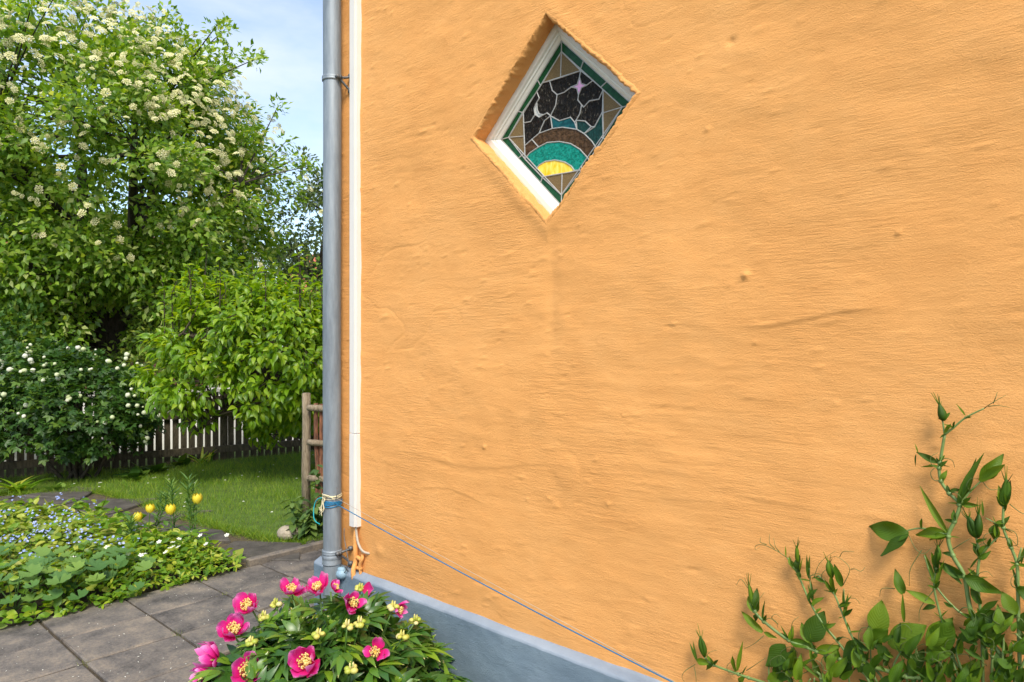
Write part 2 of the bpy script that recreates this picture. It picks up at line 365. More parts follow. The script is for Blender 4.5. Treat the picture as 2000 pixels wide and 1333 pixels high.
T_pea = T_grid(lambda u: .27 * math.sin(math.pi * min(1, .04 + .94 * u) ** .85) , 8, .22, .15, .02, 4)
T_apple = T_grid(lambda u: .26 * math.sin(math.pi * (.04 + .95 * u) ** .85), 4, .45, .42, .0)
T_lance = T_grid(lambda u: .075 * math.sin(math.pi * (.05 + .94 * u) ** .8) + .004, 5, .6, .15, 0)
T_blade = (np.array([(0, -.018, 0), (0, .018, 0), (.6, -.013, -.03), (.6, .013, -.03), (1, 0, -.14)], float), np.array([[0, 2, 1], [1, 2, 3], [2, 4, 3]]), np.zeros((5, 2)))
def T_round(n=20, lob=.07, k=9, cup=.18):
    v = [(.5, 0, -.05)]; uv = [(.5, .5)]
    for i in range(n):
        a = math.pi + .25 + (2 * math.pi - .5) * i / (n - 1); r = .5 * (1 + lob * math.cos(k * a))
        v.append((.5 + r * math.cos(a), r * math.sin(a), cup * (r * 2) ** 2 * .4 + .03 * math.cos(k * a))); uv.append((.5 + r * math.cos(a), .5 + r * math.sin(a)))
    return np.array(v), np.array([[0, i + 1, i + 2] for i in range(n - 1)]), np.array(uv)
T_mantle = T_round(28, .09, 9, .22)
def T_lobes(n=3, wd=.2):
    v = [(0, 0, 0)]; f = []; uv = [(0, .5)]
    for k in range(n):
        a = (k - (n - 1) / 2) * 1.0; l = 1 if k == (n - 1) / 2 else .8
        c, s = math.cos(a), math.sin(a); b = len(v)
        for x, y, z in ((.5, -wd, .03), (1, 0, -.1), (.5, wd, .03)):
            v.append((l * (x * c - y * s), l * (x * s + y * c), z)); uv.append((x, .5 + y))
        f += [[0, b, b + 1], [0, b + 1, b + 2]]
    return np.array(v, float), np.array(f), np.array(uv)
T_guelder = T_lobes(3, .26)
def T_trefoil():
    v = []; f = []; uv = []
    for k in (-1, 0, 1):
        a = k * 1.35; c, s = math.cos(a), math.sin(a); g = T_grid(lambda u: .24 * math.sin(math.pi * (.04 + .93 * u)) , 3, .25, .12); b = len(v)
        for p, q in zip(g[0], g[2]): x, y, z = p * .62; v.append((.35 + x * c - y * s, x * s + y * c, z)); uv.append(q)
        f += (g[1] + b).tolist()
    return np.array(v), np.array(f), np.array(uv)
T_tre = T_trefoil()
def T_peony(seed):
    r = random.Random(seed); v = []; f = []; uv = []
    for k, (a0, l0, st) in enumerate(((-.95, .62, .12), (0, .72, .30), (.95, .62, .12))):
        for j, (da, dl) in enumerate(((-.55, .72), (0, 1.), (.55, .72))):
            a = a0 + da + r.uniform(-.08, .08); l = l0 * dl * r.uniform(.9, 1.1); c, s = math.cos(a), math.sin(a)
            g = T_grid(lambda u: .098 * math.sin(math.pi * (.05 + .94 * u) ** .8) * l0 / .6, 4, .5, .35 + r.uniform(-.1, .25)); b = len(v)
            ox, oy = st * math.cos(a0), st * math.sin(a0)
            for p, q in zip(g[0], g[2]):
                x, y, z = p[0] * l, p[1], p[2] * l * .8; X, Y = ox + x * c - y * s, oy + x * s + y * c
                v.append((X, Y, z + .04 * j - .18 * (X * X + Y * Y))); uv.append(q)
            f += (g[1] + b).tolist()
    return np.array(v), np.array(f), np.array(uv)

def frames(dirs, nrm):                               # rows -> rotation matrices (n,3,3) with columns x,y,z
    x = dirs / (np.linalg.norm(dirs, axis=1)[:, None] + 1e-9)
    y = np.cross(nrm, x); y /= np.linalg.norm(y, axis=1)[:, None] + 1e-9; z = np.cross(x, y)
    return np.stack([x, y, z], axis=2)
CAMP = np.array([0, 0, 1.5])
def foliage(parent, tmpl, P, dirs, nrm, size, mat, nparts=0, name='leaf', rest='foliage', lim=None, kind='stuff'):
    V, Fc, UV = tmpl; Rm = frames(dirs, nrm); n = len(P); size = np.asarray(size) * np.ones(n)
    base = np.array(parent.matrix_basis.translation) if parent is not None else np.zeros(3)
    order = np.arange(n)
    if nparts:
        px = 1000 + P[:, 0] / np.maximum(P[:, 1], .1) * F; py = 670 - (P[:, 2] - H) / np.maximum(P[:, 1], .1) * F
        vis = (px > -20) & (px < (lim or 2020)) & (py > -20) & (py < 1350)
        key = np.linalg.norm(P - CAMP, axis=1) / size + np.where(vis, 0, 1e4); order = np.argsort(key)
        me = fast_mesh(name, V.copy(), Fc, UV, mat)
        for i in order[:nparts]:
            o = bpy.data.objects.new(name, me); COL.objects.link(o); o.parent = parent
            m = Matrix(Rm[i].tolist()).to_4x4() @ Matrix.Scale(float(size[i]), 4); m.translation = Vector((P[i] - base).tolist()); o.matrix_basis = m
    rst = order[nparts:]
    if len(rst):
        VV = np.einsum('nij,kj->nki', Rm[rst], V) * size[rst][:, None, None] + (P[rst] - base)[:, None, :]
        k = len(V); FF = (Fc[None] + (np.arange(len(rst)) * k)[:, None, None]).reshape(-1, 3)
        me = fast_mesh(rest, VV.reshape(-1, 3), FF, np.tile(UV, (len(rst), 1)), mat)
        o = bpy.data.objects.new(rest, me); COL.objects.link(o)
        if parent is not None: o.parent = parent
        if kind: o['kind'] = kind
        return o
def rdir(n): v = rng.normal(size=(n, 3)); return v / np.linalg.norm(v, axis=1)[:, None]
def curve(a, b, bend=.15, n=7, up=0.):
    a = np.array(a, float); b = np.array(b, float); m = (a + b) / 2 + np.linalg.norm(b - a) * bend * np.array([random.uniform(-1, 1), random.uniform(-1, 1), random.uniform(-.3, .6) + up])
    t = np.linspace(0, 1, n)[:, None]; return (1 - t) ** 2 * a + 2 * t * (1 - t) * m + t * t * b
def spline(pts, per=6):
    p = np.array(pts, float); q = np.vstack([2 * p[0] - p[1], p, 2 * p[-1] - p[-2]]); out = []
    for i in range(1, len(q) - 2):
        for k in range(per):
            t = k / per; out.append(.5 * (2 * q[i] + (q[i + 1] - q[i - 1]) * t + (2 * q[i - 1] - 5 * q[i] + 4 * q[i + 1] - q[i + 2]) * t * t + (3 * q[i] - q[i - 1] - 3 * q[i + 1] + q[i + 2]) * t ** 3))
    out.append(p[-1]); return np.array(out)

# ================================================================== SETTING
def poly_obj(name, pts, z, mat, kind='structure', depth=.0):
    mb = MB(); n = len(pts); v = [(x, y, z) for x, y in pts]; mb.add(v, [list(range(n))]); o = part(name, mb, mat, None, smooth=False); o['kind'] = kind; return o
LAWN = [(-9, 6.75), (-5.08, 6.93), (-4.14, 7.04), (-3.38, 6.49), (-2.38, 5.67), (-1.76, 5.27), (-.4, 5.25), (3, 6.8), (3, 11), (-9, 9.6)]
FARBED = [(-8, 5.7), (-4.6, 5.95), (-3.5, 5.75), (-2.7, 5.2), (-2.05, 4.80)]
def PG(s, o): p = (D - o) * nv + s * dv; return (p[0], p[1])
BED = [PG(4.44, -.25), PG(4.39, .2), PG(4.38, .8), PG(4.38, 1.6), PG(4.38, 3.2)] + [(-8, 2.5)] + FARBED
def inside(pts, poly):
    x, y = pts[:, 0], pts[:, 1]; r = np.zeros(len(x), bool); n = len(poly)
    for i in range(n):
        x0, y0 = poly[i]; x1, y1 = poly[(i + 1) % n]
        c = ((y0 > y) != (y1 > y)); xx = (x1 - x0) * (y - y0) / ((y1 - y0) or 1e-9) + x0; r ^= c & (x < xx)
    return r
def terrain(name, x0, x1, y0, y1, nx, ny, z, amp, mat):
    X, Y = np.meshgrid(np.linspace(x0, x1, nx), np.linspace(y0, y1, ny)); Z = z + amp * fbm(X * .8, Y * .8, 4)
    V = np.c_[X.ravel(), Y.ravel(), Z.ravel()]; i = np.arange(nx * ny).reshape(ny, nx)
    Fc = np.stack([i[:-1, :-1], i[:-1, 1:], i[1:, 1:], i[1:, :-1]], -1).reshape(-1, 4)
    o = bpy.data.objects.new(name, fast_mesh(name, V, Fc, None, mat)); COL.objects.link(o); o['kind'] = 'structure'; return o
terrain('ground', -150, 150, -60, 240, 60, 60, -.12, .02, M['lawn'])
poly_obj('soil', [(-9, -2), (4, -2), (4, 7), (-9, 7)], -.045, M['soil'])
lawn = poly_obj('lawn', LAWN, -.004, M['lawn'])
poly_obj('street', [(-60, 9.2 - 10), (-8.6, 6.5), (-4.45, 9.0), (-1.5, 10.9), (14, 20), (60, 60), (-60, 60)][1:], -.06, M['pavement'])

# patio slabs ------------------------------------------------------
pat = poly_obj('patio', [PG(4.45, -1.5), PG(4.45, 3.4), PG(-1.5, 3.4), PG(-1.5, .93), PG(2.45, .93), PG(2.9, .06), PG(3.14, .02), PG(3.14, -1.5)], -.012, M['sand'])
so_ = [3.29 + .385 * k for k in range(-12, 4)]; oo_ = [.05 + .43 * k for k in range(-4, 8)]
def slab(name, c, e, rot, parent, mat, zt=0.):
    mb = MB(); mb.box((0, 0, 0), e, 0, .006)
    v = np.vstack(mb.v); jit = rng.uniform(-.0035, .0035, v.shape); jit[:, 2] *= .6; mb.v = [v + jit]
    o = part(name, mb, mat, None, smooth=False); o.parent = parent; o.location = (c[0], c[1], zt - e[2] / 2 + random.uniform(-.003, .003)); o.rotation_euler = (random.uniform(-.006, .006), random.uniform(-.006, .006), rot); return o
for a in so_[:-1]:
    for b in oo_[:-1]:
        ca, cb = a + .1925, b + .215
        if ca < 3.15 and cb < .9 and not (ca > 2.8 and cb > .4): continue
        if ca < 3.2 and cb < 0: continue
        p = PG(ca, cb); slab('paving_slab', p, (.371, .416, .05), TH + R(90), pat, M['slab'])
# kerb edging and the path of dark flags ---------------------------
pth = poly_obj('garden_path', [(-9, 5.5)] + FARBED[1:] + [PG(4.46, -.26), PG(4.46, -2.2), (-.3, 6.2)] + [(-1.76, 5.3), (-2.38, 5.7), (-3.38, 6.52), (-4.14, 7.06), (-5.08, 6.96), (-9, 6.8)], -.018, M['path_joint'])
PATH = [(v.co.x, v.co.y) for v in pth.data.vertices]
gx = np.arange(-9, 1, .62); gy = np.arange(4.2, 8, .5)
J = {}
for i in range(len(gx)):
    for j in range(len(gy)): J[i, j] = np.array([gx[i] + random.uniform(-.2, .2), gy[j] + random.uniform(-.16, .16)])
for i in range(len(gx) - 1):
    for j in range(len(gy) - 1):
        q = np.array([J[i, j], J[i + 1, j], J[i + 1, j + 1], J[i, j + 1]]); c = q.mean(0)
        if not inside(c[None], PATH)[0]: continue
        r = 1 - .011 / .25; q2 = c + (q - c) * r; q3 = c + (q - c) * (r - .03); mb = MB()
        mb.add([(*p, -.04) for p in q2] + [(*p, .004) for p in q2] + [(*p, .011) for p in q3], [[4 * l + a, 4 * l + (a + 1) % 4, 4 * l + 4 + (a + 1) % 4, 4 * l + 4 + a] for l in (0, 1) for a in range(4)] + [[8, 9, 10, 11]])
        o = part('flagstone', mb, M['flag'], pth, smooth=False)
ob = -.30
for ln in (.62, .55, .6):
    p0 = PG(4.475, ob - ln / 2); mb = MB(); mb.box((p0[0], p0[1], .006), (.055, ln - .01, .07), TH + R(90), .008); part('kerb_stone', mb, M['slab'], pth, smooth=False); ob -= ln

# ================================================================== HOUSE
house = thing('house', 'orange rendered house wall with a blue-grey plinth and a diamond window', 'house', (*((D) * nv), 0), rotz=TH - R(90))
# local frame: x = -s, y = into the wall, z up
XC, ZC, RO = -1.625, 2.33, .378
def wall_h(x, z):                                     # relief towards the viewer (metres)
    wx = fbm(x * 1.1, z * 1.1, 9, 3) * .10
    h = .013 * vn(x * 1.1, z * 1.3, 1) + .008 * fbm(x * 2.6, z * 3.4, 2, 3)
    mask = np.clip(.45 + 2.2 * fbm(x * 1.3 + 5, z * 1.5, 21, 3), .15, 1.25)
    h += mask * (.0011 * fbm(x * 2.2, (z + wx * .5 + .03 * x) * 30, 3, 3))
    h += mask * .0006 * fbm(x * 7, (z + wx * .6) * 85, 5, 2)
    h += .0009 * fbm(x * 22, z * 26, 6, 3) * np.clip(1.3 - mask, .3, 1)
    h += .0040 * fbm(x * 5.5, z * 9, 26, 3) * np.clip(.3 + 1.8 * vn(x * 1.7, z * 1.9, 27), .1, 1)
    cr_ = np.abs(vn(x * 3.1 + .6 * fbm(x * 6, z * 6, 35, 2), z * 3.3, 33)); h -= .0016 * np.exp(-(cr_ / .012) ** 2) * (vn(x * 1.2, z * 1.2, 34) > .16)
    def ledge(x0, x1, zf, amp, wd):                   # long raised lips left by the float
        zz = zf(x); m = np.clip((x - x0) / .12, 0, 1) * np.clip((x1 - x) / .12, 0, 1); t = (z - zz) / wd
        return amp * m * np.where(t > 0, np.exp(-t), np.exp(-(t * 6) ** 2))
    h += ledge(-.92, -.45, lambda q: 1.578 + .02 * np.sin(q * 9) + .01 * q, .004, .05)
    h += ledge(-2.6, -1.6, lambda q: 1.12 + .05 * q + .02 * np.sin(q * 7), .0022, .06)
    h += ledge(-1.1, -.1, lambda q: 2.62 - .1 * (q + .7), .0018, .04)
    h += ledge(-2.4, -1.9, lambda q: .86 + .03 * np.sin(q * 8), .002, .03)
    for px, py, r, a in ((1455, 538, .010, .010), (1108, 922, .052, .004), (948, 873, .008, .006), (1030, 975, .006, .004), (1755, 455, .006, .006), (1640, 380, .004, .003), (1380, 252, .008, .005), (740, 1075, .03, .007), (1425, 80, .012, -.006), (1190, 985, .008, .004)):
        s, zz = WP(px, py); dd = np.hypot(x + s, z - zz); h += a * (1 / (1 + np.exp((dd - r) / (r * .12)))) if r > .03 else a * np.exp(-(dd / r) ** 2)
    rr = np.abs(x - XC) + np.abs(z - ZC)              # render swells and dips round the window
    h += .010 * np.exp(-((rr - RO - .03) / .05) ** 2) * (.5 + vn(x * 7, z * 7, 31))
    h -= .004 * np.exp(-((x - XC - .02) / .03) ** 2) * np.clip((1.95 - z) / .05, 0, 1) * np.clip((z - 1.3) / .3, 0, 1)
    return h
X = np.arange(-3.108, .9, .0068); Z = np.arange(.375, 3.78, .0046); nx, nz = len(X), len(Z)
GX, GZ = np.meshgrid(X, Z)
Hh = wall_h(GX, GZ)
for k in range(800):                                 # small crumbs and nicks left in the render
    bx, bz = rng.uniform(-3.05, .8), rng.uniform(.42, 3.7); br = rng.uniform(.005, .013); ba = rng.uniform(.0010, .0030) * (1 if rng.random() < .75 else -1); el = rng.uniform(1, 2.6)
    i0, i1 = np.searchsorted(X, [bx - br * 6, bx + br * 6]); j0, j1 = np.searchsorted(Z, [bz - br * 3, bz + br * 3])
    sx, sz = GX[j0:j1, i0:i1], GZ[j0:j1, i0:i1]; Hh[j0:j1, i0:i1] += ba * np.exp(-((sx - bx) / (br * el)) ** 2 - ((sz - bz - .15 * (sx - bx)) / (br * .75)) ** 2)
edge = np.clip((GX + 3.10) / .03, 0, 1)
Yv = -Hh + .012 * (1 - edge) ** 2 + .0
Xv = GX.copy(); Xv[:, 0] += .006 * fbm(Z * 0, Z * 6, 8, 4)
V = np.c_[Xv.ravel(), Yv.ravel(), GZ.ravel()]; idx = np.arange(nx * nz).reshape(nz, nx)
Fc = np.stack([idx[:-1, :-1], idx[:-1, 1:], idx[1:, 1:], idx[1:, :-1]], -1).reshape(-1, 4)
cx = GX[:-1, :-1].ravel() + .0034; cz = GZ[:-1, :-1].ravel() + .0023
Fc = Fc[(np.abs(cx - XC) + np.abs(cz - ZC)) > RO + .006]
o = bpy.data.objects.new('front_wall', fast_mesh('front_wall', V, Fc, None, M['plaster'])); COL.objects.link(o); o.parent = house
# side wall from the same corner edge
ys = np.concatenate([np.linspace(0, .3, 14), np.linspace(.5, 6, 18)]); zs = Z[::4]
ex = Xv[::4, 0]; ey = Yv[::4, 0]
SY, SZ = np.meshgrid(ys, zs); SX = ex[:, None] - .010 * np.clip(SY / .03, 0, 1) ** .5 - .006 * fbm(SY * 4, SZ * 4, 12) * np.clip(SY * 20, 0, 1)
V = np.c_[SX.ravel(), (SY + ey[:, None]).ravel(), SZ.ravel()]; i = np.arange(len(ys) * len(zs)).reshape(len(zs), len(ys))
Fc = np.stack([i[:-1, :-1], i[1:, :-1], i[1:, 1:], i[:-1, 1:]], -1).reshape(-1, 4)
o = bpy.data.objects.new('side_wall', fast_mesh('side_wall', V, Fc, None, M['plaster'])); COL.objects.link(o); o.parent = house
mb = MB()                                            # the rest of the house beyond the view
mb.box((2.94, 3.2, 2.4), (4.08, 6.4, 4.8)); part('far_wall', mb, M['plaster'], house, True, False)
mb = MB(); mb.box((-1.1, 3.2, 4.27), (4.0, 6.38, 1.0)); mb.box((-1.1, 3.3, 1.9), (3.9, 5.9, 3.7)) if False else None
part('upper_wall', mb, M['plaster'], house, True, False)
mb = MB(); x0, x1, y0, y1, zz = -3.3, 5.2, -.18, 6.6, 4.79
mb.add([(x0, y0, zz), (x1, y0, zz), (x1, y1, zz), (x0, y1, zz), (x0, (y0 + y1) / 2, zz + 3), (x1, (y0 + y1) / 2, zz + 3)], [[0, 1, 5, 4], [2, 3, 4, 5], [0, 4, 3], [1, 2, 5], [0, 3, 2, 1]])
part('roof', mb, M['rooftile'], house, True, False)
# plinth
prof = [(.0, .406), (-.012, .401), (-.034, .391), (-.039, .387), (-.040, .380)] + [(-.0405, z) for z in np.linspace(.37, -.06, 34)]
prof = np.array(prof); xs = np.arange(-3.136, 1.0, .009)
PXs, K = np.meshgrid(xs, np.arange(len(prof))); PY = prof[K, 0]; PZ = prof[K, 1]
nn = .0035 * fbm(PXs * 5, PZ * 8, 15, 4) + .0013 * fbm(PXs * 30, PZ * 30, 16, 2)
PYn = PY - nn * (K > 0); PZn = PZ + (K < 5) * (.004 * fbm(PXs * 5, PXs * 0 + 3, 17, 4) - .012 * np.clip((PXs + 2.75) / .3, 0, 1) * 0)
PYn = PYn + .02 * np.clip((-3.12 - PXs) / .016, 0, 1)
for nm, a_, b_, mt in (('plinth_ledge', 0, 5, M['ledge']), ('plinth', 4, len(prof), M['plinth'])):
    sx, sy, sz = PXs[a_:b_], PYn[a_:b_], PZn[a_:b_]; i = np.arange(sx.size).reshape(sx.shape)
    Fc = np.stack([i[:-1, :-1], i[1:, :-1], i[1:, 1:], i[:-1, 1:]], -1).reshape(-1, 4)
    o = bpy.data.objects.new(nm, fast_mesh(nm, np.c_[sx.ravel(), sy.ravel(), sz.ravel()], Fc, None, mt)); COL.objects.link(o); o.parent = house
mb = MB(); mb.box((-3.11, 2.99, .168), (.05, 6.0, .456), 0, .012); part('side_plinth', mb, M['plinth'], house, True, False)
# reveal of the window: rough plaster edge, then straight in
nseg = 4 * 130; prm = np.arange(nseg) / nseg * 4
def dia(p, r):
    k = int(p) % 4; t = p - int(p); c = [(0, 1), (1, 0), (0, -1), (-1, 0)]; a, b = c[k], c[(k + 1) % 4]
    return (XC + r * (a[0] * (1 - t) + b[0] * t), ZC + r * (a[1] * (1 - t) + b[1] * t))
rings = [(.030, .004), (.018, -.0015), (.008, -.005), (.001, -.003), (-.004, .006), (-.004, .02), (-.002, .035), (.0, .055), (.0, .10)]
V = []
for ri, (dr, y) in enumerate(rings):
    nq = fbm(prm * 9, prm * 0 + ri * .35, 40, 4); nq2 = fbm(prm * 40, prm * 0 + ri * .9, 41, 2)
    for q, p in enumerate(prm):
        x, z = dia(p, RO + dr + .010 * nq[q] + .010 * nq2[q] * (ri < 5) + .004 * nq2[q])
        V.append((x, y - (wall_h(np.array(x), np.array(z)) if ri < 6 else 0) * max(0, 1 - ri / 6) + .003 * nq2[q] * (ri < 7), z))
V = np.array(V, float); i = np.arange(nseg); Fc = []
for r_ in range(len(rings) - 1): Fc.append(np.stack([r_ * nseg + i, r_ * nseg + (i + 1) % nseg, (r_ + 1) * nseg + (i + 1) % nseg, (r_ + 1) * nseg + i], -1))
o = bpy.data.objects.new('window_reveal', fast_mesh('window_reveal', V, np.vstack(Fc), None, M['plaster'])); COL.objects.link(o); o.parent = house

# window > frame rails, panes, came -------------------------------
GY = .085                                             # depth of the glass behind the wall face
mb = MB(); mb.box((XC, .14, ZC), (.8, .02, .8)); 
win = part('stained_glass_window', mb, M['g_black'], house, True, False, label='diamond leaded window with a moon, a pink star and a rising sun')
corner = [(0, 1), (1, 0), (0, -1), (-1, 0)]
fp = [(.392, .10), (.392, .060), (.372, .057), (.346, .057), (.343, .061), (.341, .067), (.331, .068), (.329, .073), (.320, .078), (.3115, .0855), (.3115, .10)]
for k in range(4):
    a, b = corner[k], corner[(k + 1) % 4]; mb = MB(); v = []
    for (r_, y) in fp:
        for (c, d_) in ((a, b), (b, a)): v.append((XC + r_ * c[0] + (.0006 * (d_[0] - c[0])), y, ZC + r_ * c[1] + .0006 * (d_[1] - c[1])))
    mb.add(v, [[2 * q, 2 * q + 1, 2 * q + 3, 2 * q + 2] for q in range(len(fp) - 1)] + [[2 * q for q in range(len(fp))][::-1], [2 * q + 1 for q in range(len(fp))]])
    part('frame_rail', mb, M['white'], win, True, False)
def gq(c):                                            # crop coordinates of the glass drawing -> wall frame x,z
    s, z = WP(900 + c[0] / 2.9625, c[1] / 2.9625, -GY); return (-s, z)
RG = .312; RI = .312 - .041
segs = {}
def pane(pts, mat, conv=True, nocame=False):
    p = [gq(q) for q in pts] if conv else pts
    n = len(p); mb = MB(); mb.add([(x, GY, z) for x, z in p] + [(x, GY + .004, z) for x, z in p], [list(range(n)), list(range(n, 2 * n))[::-1]])
    part('pane', mb, M[mat], win, True, False)
    if nocame: return
    for i in range(n):
        a, b = p[i], p[(i + 1) % n]
        ka, kb = (round(a[0], 4), round(a[1], 4)), (round(b[0], 4), round(b[1], 4))
        if ka == kb: continue
        segs[tuple(sorted((ka, kb)))] = (a, b)
def DD(k, t, r): a, b = corner[k % 4], corner[(k + 1) % 4]; return (XC + r * (a[0] * (1 - t) + b[0] * t), ZC + r * (a[1] * (1 - t) + b[1] * t))
cuts = {0: [.33, .66], 1: [.33, .66], 2: [.33, .70], 3: [.30, .62]}
for k in range(4):
    ts = [0] + cuts[k] + [1]
    for t0, t1 in zip(ts[:-1], ts[1:]): pane([DD(k, t0, RG), DD(k, t1, RG), DD(k, t1, RI), DD(k, t0, RI)], 'g_green', False)
TI, RRI, BI, LI = [DD(k, 0, RI) for k in range(4)]
TL, TR = gq((475, 480)), gq((695, 410)); RT, RB = gq((825, 520)), gq((825, 800)); LT, LB = gq((362, 645)), gq((372, 922)); BL, BR = gq((470, 1025)), gq((700, 985))
def mid(a, b, t=.5): return (a[0] * (1 - t) + b[0] * t, a[1] * (1 - t) + b[1] * t)
for (c, a, b) in ((TI, TL, TR), (RRI, RT, RB), (BI, BR, BL), (LI, LB, LT)):
    m_ = mid(a, b, .48); pane([c, a, m_], 'g_olive', False); pane([c, m_, b], 'g_olive', False)
SUN = [(432, 985), (455, 955), (490, 935), (545, 927), (600, 938), (640, 962), (658, 988)]
TEA = [(372, 922), (400, 885), (450, 852), (500, 826), (570, 820), (635, 832), (690, 865), (735, 915), (745, 935)]
BRO = [(412, 808), (455, 772), (530, 745), (590, 738), (672, 750), (715, 775), (760, 820), (785, 858)]
pane(SUN + [(640, 996), (540, 1012), (470, 1025)], 'g_yellow')
pane(TEA + [(730, 955), (700, 985), (658, 988)] + SUN[::-1][1:] , 'g_teal')
pane([(372, 922), (370, 845), (412, 808), (450, 852), (400, 885)], 'g_brown')
pane(BRO + [(745, 935)] + TEA[::-1][1:7], 'g_brown')
pane([(715, 775), (775, 735), (820, 650), (825, 800), (785, 858), (760, 820)], 'g_dteal')
pane([(785, 858), (825, 800), (745, 935)], 'g_dteal')
pane([(668, 698), (720, 702), (755, 735), (715, 775), (672, 750)], 'g_dteal')
pane([(520, 672), (570, 700), (635, 680), (660, 710), (672, 750), (590, 738), (530, 745)], 'g_blue')
MO = [(440, 595), (425, 630), (430, 665), (455, 680), (480, 665)]; MI = [(455, 662), (444, 640)]
pane(MO + MI, 'g_pearl')
pane([(475, 480), (515, 470), (530, 525), (558, 550), (550, 610), (520, 672), (500, 655), (480, 665)] + MI + [(440, 595), (455, 570), (440, 533)], 'g_black')
pane([(440, 533), (455, 570), (440, 595), (425, 630), (430, 665), (405, 705), (364, 712), (362, 645)], 'g_black')
pane([(364, 712), (405, 705), (430, 665), (455, 680), (480, 665), (500, 655), (520, 672), (485, 700), (465, 745), (455, 772), (412, 808), (370, 845)], 'g_black')
pane([(520, 672), (530, 745), (455, 772), (465, 745), (485, 700)], 'g_black')
ST = [(688, 448), (698, 485), (728, 495), (700, 508), (682, 550), (672, 512), (640, 505), (675, 490)]
pane(ST, 'g_pink')
pane([(515, 470), (600, 443), (695, 410), (688, 448), (675, 490), (640, 505), (600, 535), (558, 550), (530, 525)], 'g_black')
pane([(695, 410), (765, 467), (728, 495), (698, 485), (688, 448)], 'g_black')
pane([(765, 467), (825, 520), (800, 575), (745, 585), (712, 622), (700, 608), (678, 580), (682, 550), (700, 508), (728, 495)], 'g_black')
pane([(558, 550), (600, 535), (640, 505), (672, 512), (682, 550), (678, 580), (700, 608), (690, 660), (668, 698), (660, 710), (635, 680), (570, 700), (520, 672), (550, 610)], 'g_black')
pane([(700, 608), (712, 622), (745, 585), (800, 575), (825, 520), (820, 650), (775, 735), (755, 735), (720, 702), (668, 698), (690, 660)], 'g_black')
mb = MB()
for a, b in segs.values():
    d_ = (b[0] - a[0], b[1] - a[1]); l = math.hypot(*d_)
    if l < .0015: continue
    n_ = (-d_[1] / l * .0023, d_[0] / l * .0023); e = (d_[0] / l * .0012, d_[1] / l * .0012); y = GY - .0025 - random.uniform(0, .0004)
    a = (a[0] - e[0], a[1] - e[1]); b = (b[0] + e[0], b[1] + e[1])
    v = [(a[0] + n_[0], GY - .0002, a[1] + n_[1]), (a[0] + n_[0] * .5, y, a[1] + n_[1] * .5), (a[0] - n_[0] * .5, y, a[1] - n_[1] * .5), (a[0] - n_[0], GY - .0002, a[1] - n_[1])]
    v += [(x + b[0] - a[0], yy, z + b[1] - a[1]) for x, yy, z in v]
    mb.add(v, [[0, 1, 5, 4], [1, 2, 6, 5], [2, 3, 7, 6], [0, 3, 2, 1], [4, 5, 6, 7]])
part('lead_came', mb, M['lead'], win, True, False)

# ================================================================== DOWNPIPE, DUCT, CABLES, TWINE
PS, PO, PR = 2.918, .066, .0435
dp = thing('downpipe', 'grey zinc downpipe fixed beside the left corner of the orange wall', 'downpipe', WL(PS, PO, 0))
mb = MB(); zs = np.linspace(.03, 4.7, 60)
mb.tube([WL(PS, PO, z) + np.array([.0012 * math.sin(z * 3.1), 0, 0]) for z in zs], PR, 32); part('pipe', mb, M['zinc'], dp)
mb = MB(); mb.tube([WL(PS, PO, z) for z in (.425, .432, .437, .447, .452, .458, .466, .47, .49)], [PR + .001, PR + .004, PR + .001, PR + .004, PR + .001, PR + .0045, PR + .005, PR + .004, PR + .001], 32); part('joint_collar', mb, M['zinc'], dp)
mb = MB(); mb.tube([WL(PS, PO, .03), WL(PS, PO + .02, -.02), WL(PS, PO + .03, -.04)], PR + .002, 24); part('shoe', mb, M['zinc'], dp)
for zb in (.487, 2.78):
    mb = MB(); mb.tube([WL(PS, PO, z) for z in (zb - .012, zb - .011, zb - .004, zb - .002, zb + .004, zb + .011, zb + .012)], [PR + .001, PR + .004, PR + .005, PR + .0035, PR + .0055, PR + .004, PR + .001], 32)
    c = part('clamp', mb, M['zinc'], dp)
    mb = MB(); s1 = PS - PR - .008
    for k in (-1, 1): mb.tube([WL(s1 + .006, PO - k * .006, zb), WL(s1 - .012, PO - k * .006, zb)], [.010, .010], 6)
    mb.tube([WL(s1 - .004, PO + .013, zb), WL(s1 - .004, PO - .013, zb)], .005, 8)
    mb.tube(spline([WL(s1 + .002, PO - .01, zb), WL(s1 - .004, .03, zb + .005), WL(s1 - .014, .006, zb + .012)]), .006, 6)
    mb.tube(spline([WL(s1 + .0, PO - .012, zb - .01), WL(s1 - .004, .03, zb - .03), WL(s1 - .014, .006, zb - .055)]), .006, 6)
    for dz in (.015, -.058): mb.tube([WL(s1 - .016, .016, zb + dz), WL(s1 - .016, -.01, zb + dz)], .011, 10)
    part('bracket', mb, M['iron'], c)
    c2 = COL.objects[-1] if False else None
for ch in [c for c in dp.children if c.name.startswith('clamp')]:
    for b in ch.children: b.location = -dp.location

dc = thing('cable_duct', 'white plastic cable duct running down the orange wall beside the downpipe', 'cable duct', WL(2.80, 0, .63))
def wbox(mb, s0, s1, o0, o1, z0, z1, bev=.002):
    c = WL((s0 + s1) / 2, (o0 + o1) / 2, (z0 + z1) / 2); mb.box(c, (abs(s1 - s0), abs(o1 - o0), z1 - z0), TH - R(90), bev)
mb = MB(); wbox(mb, 2.781, 2.818, -.02, .036, .622, 1.066); wbox(mb, 2.7705, 2.7805, -.02, .026, .622, 1.066); part('duct_section', mb, M['duct'], dc, smooth=False)
mb = MB(); wbox(mb, 2.781, 2.818, -.02, .035, 1.069, 4.75); wbox(mb, 2.7705, 2.7805, -.02, .025, 1.069, 4.75); part('duct_section', mb, M['duct'], dc, smooth=False)

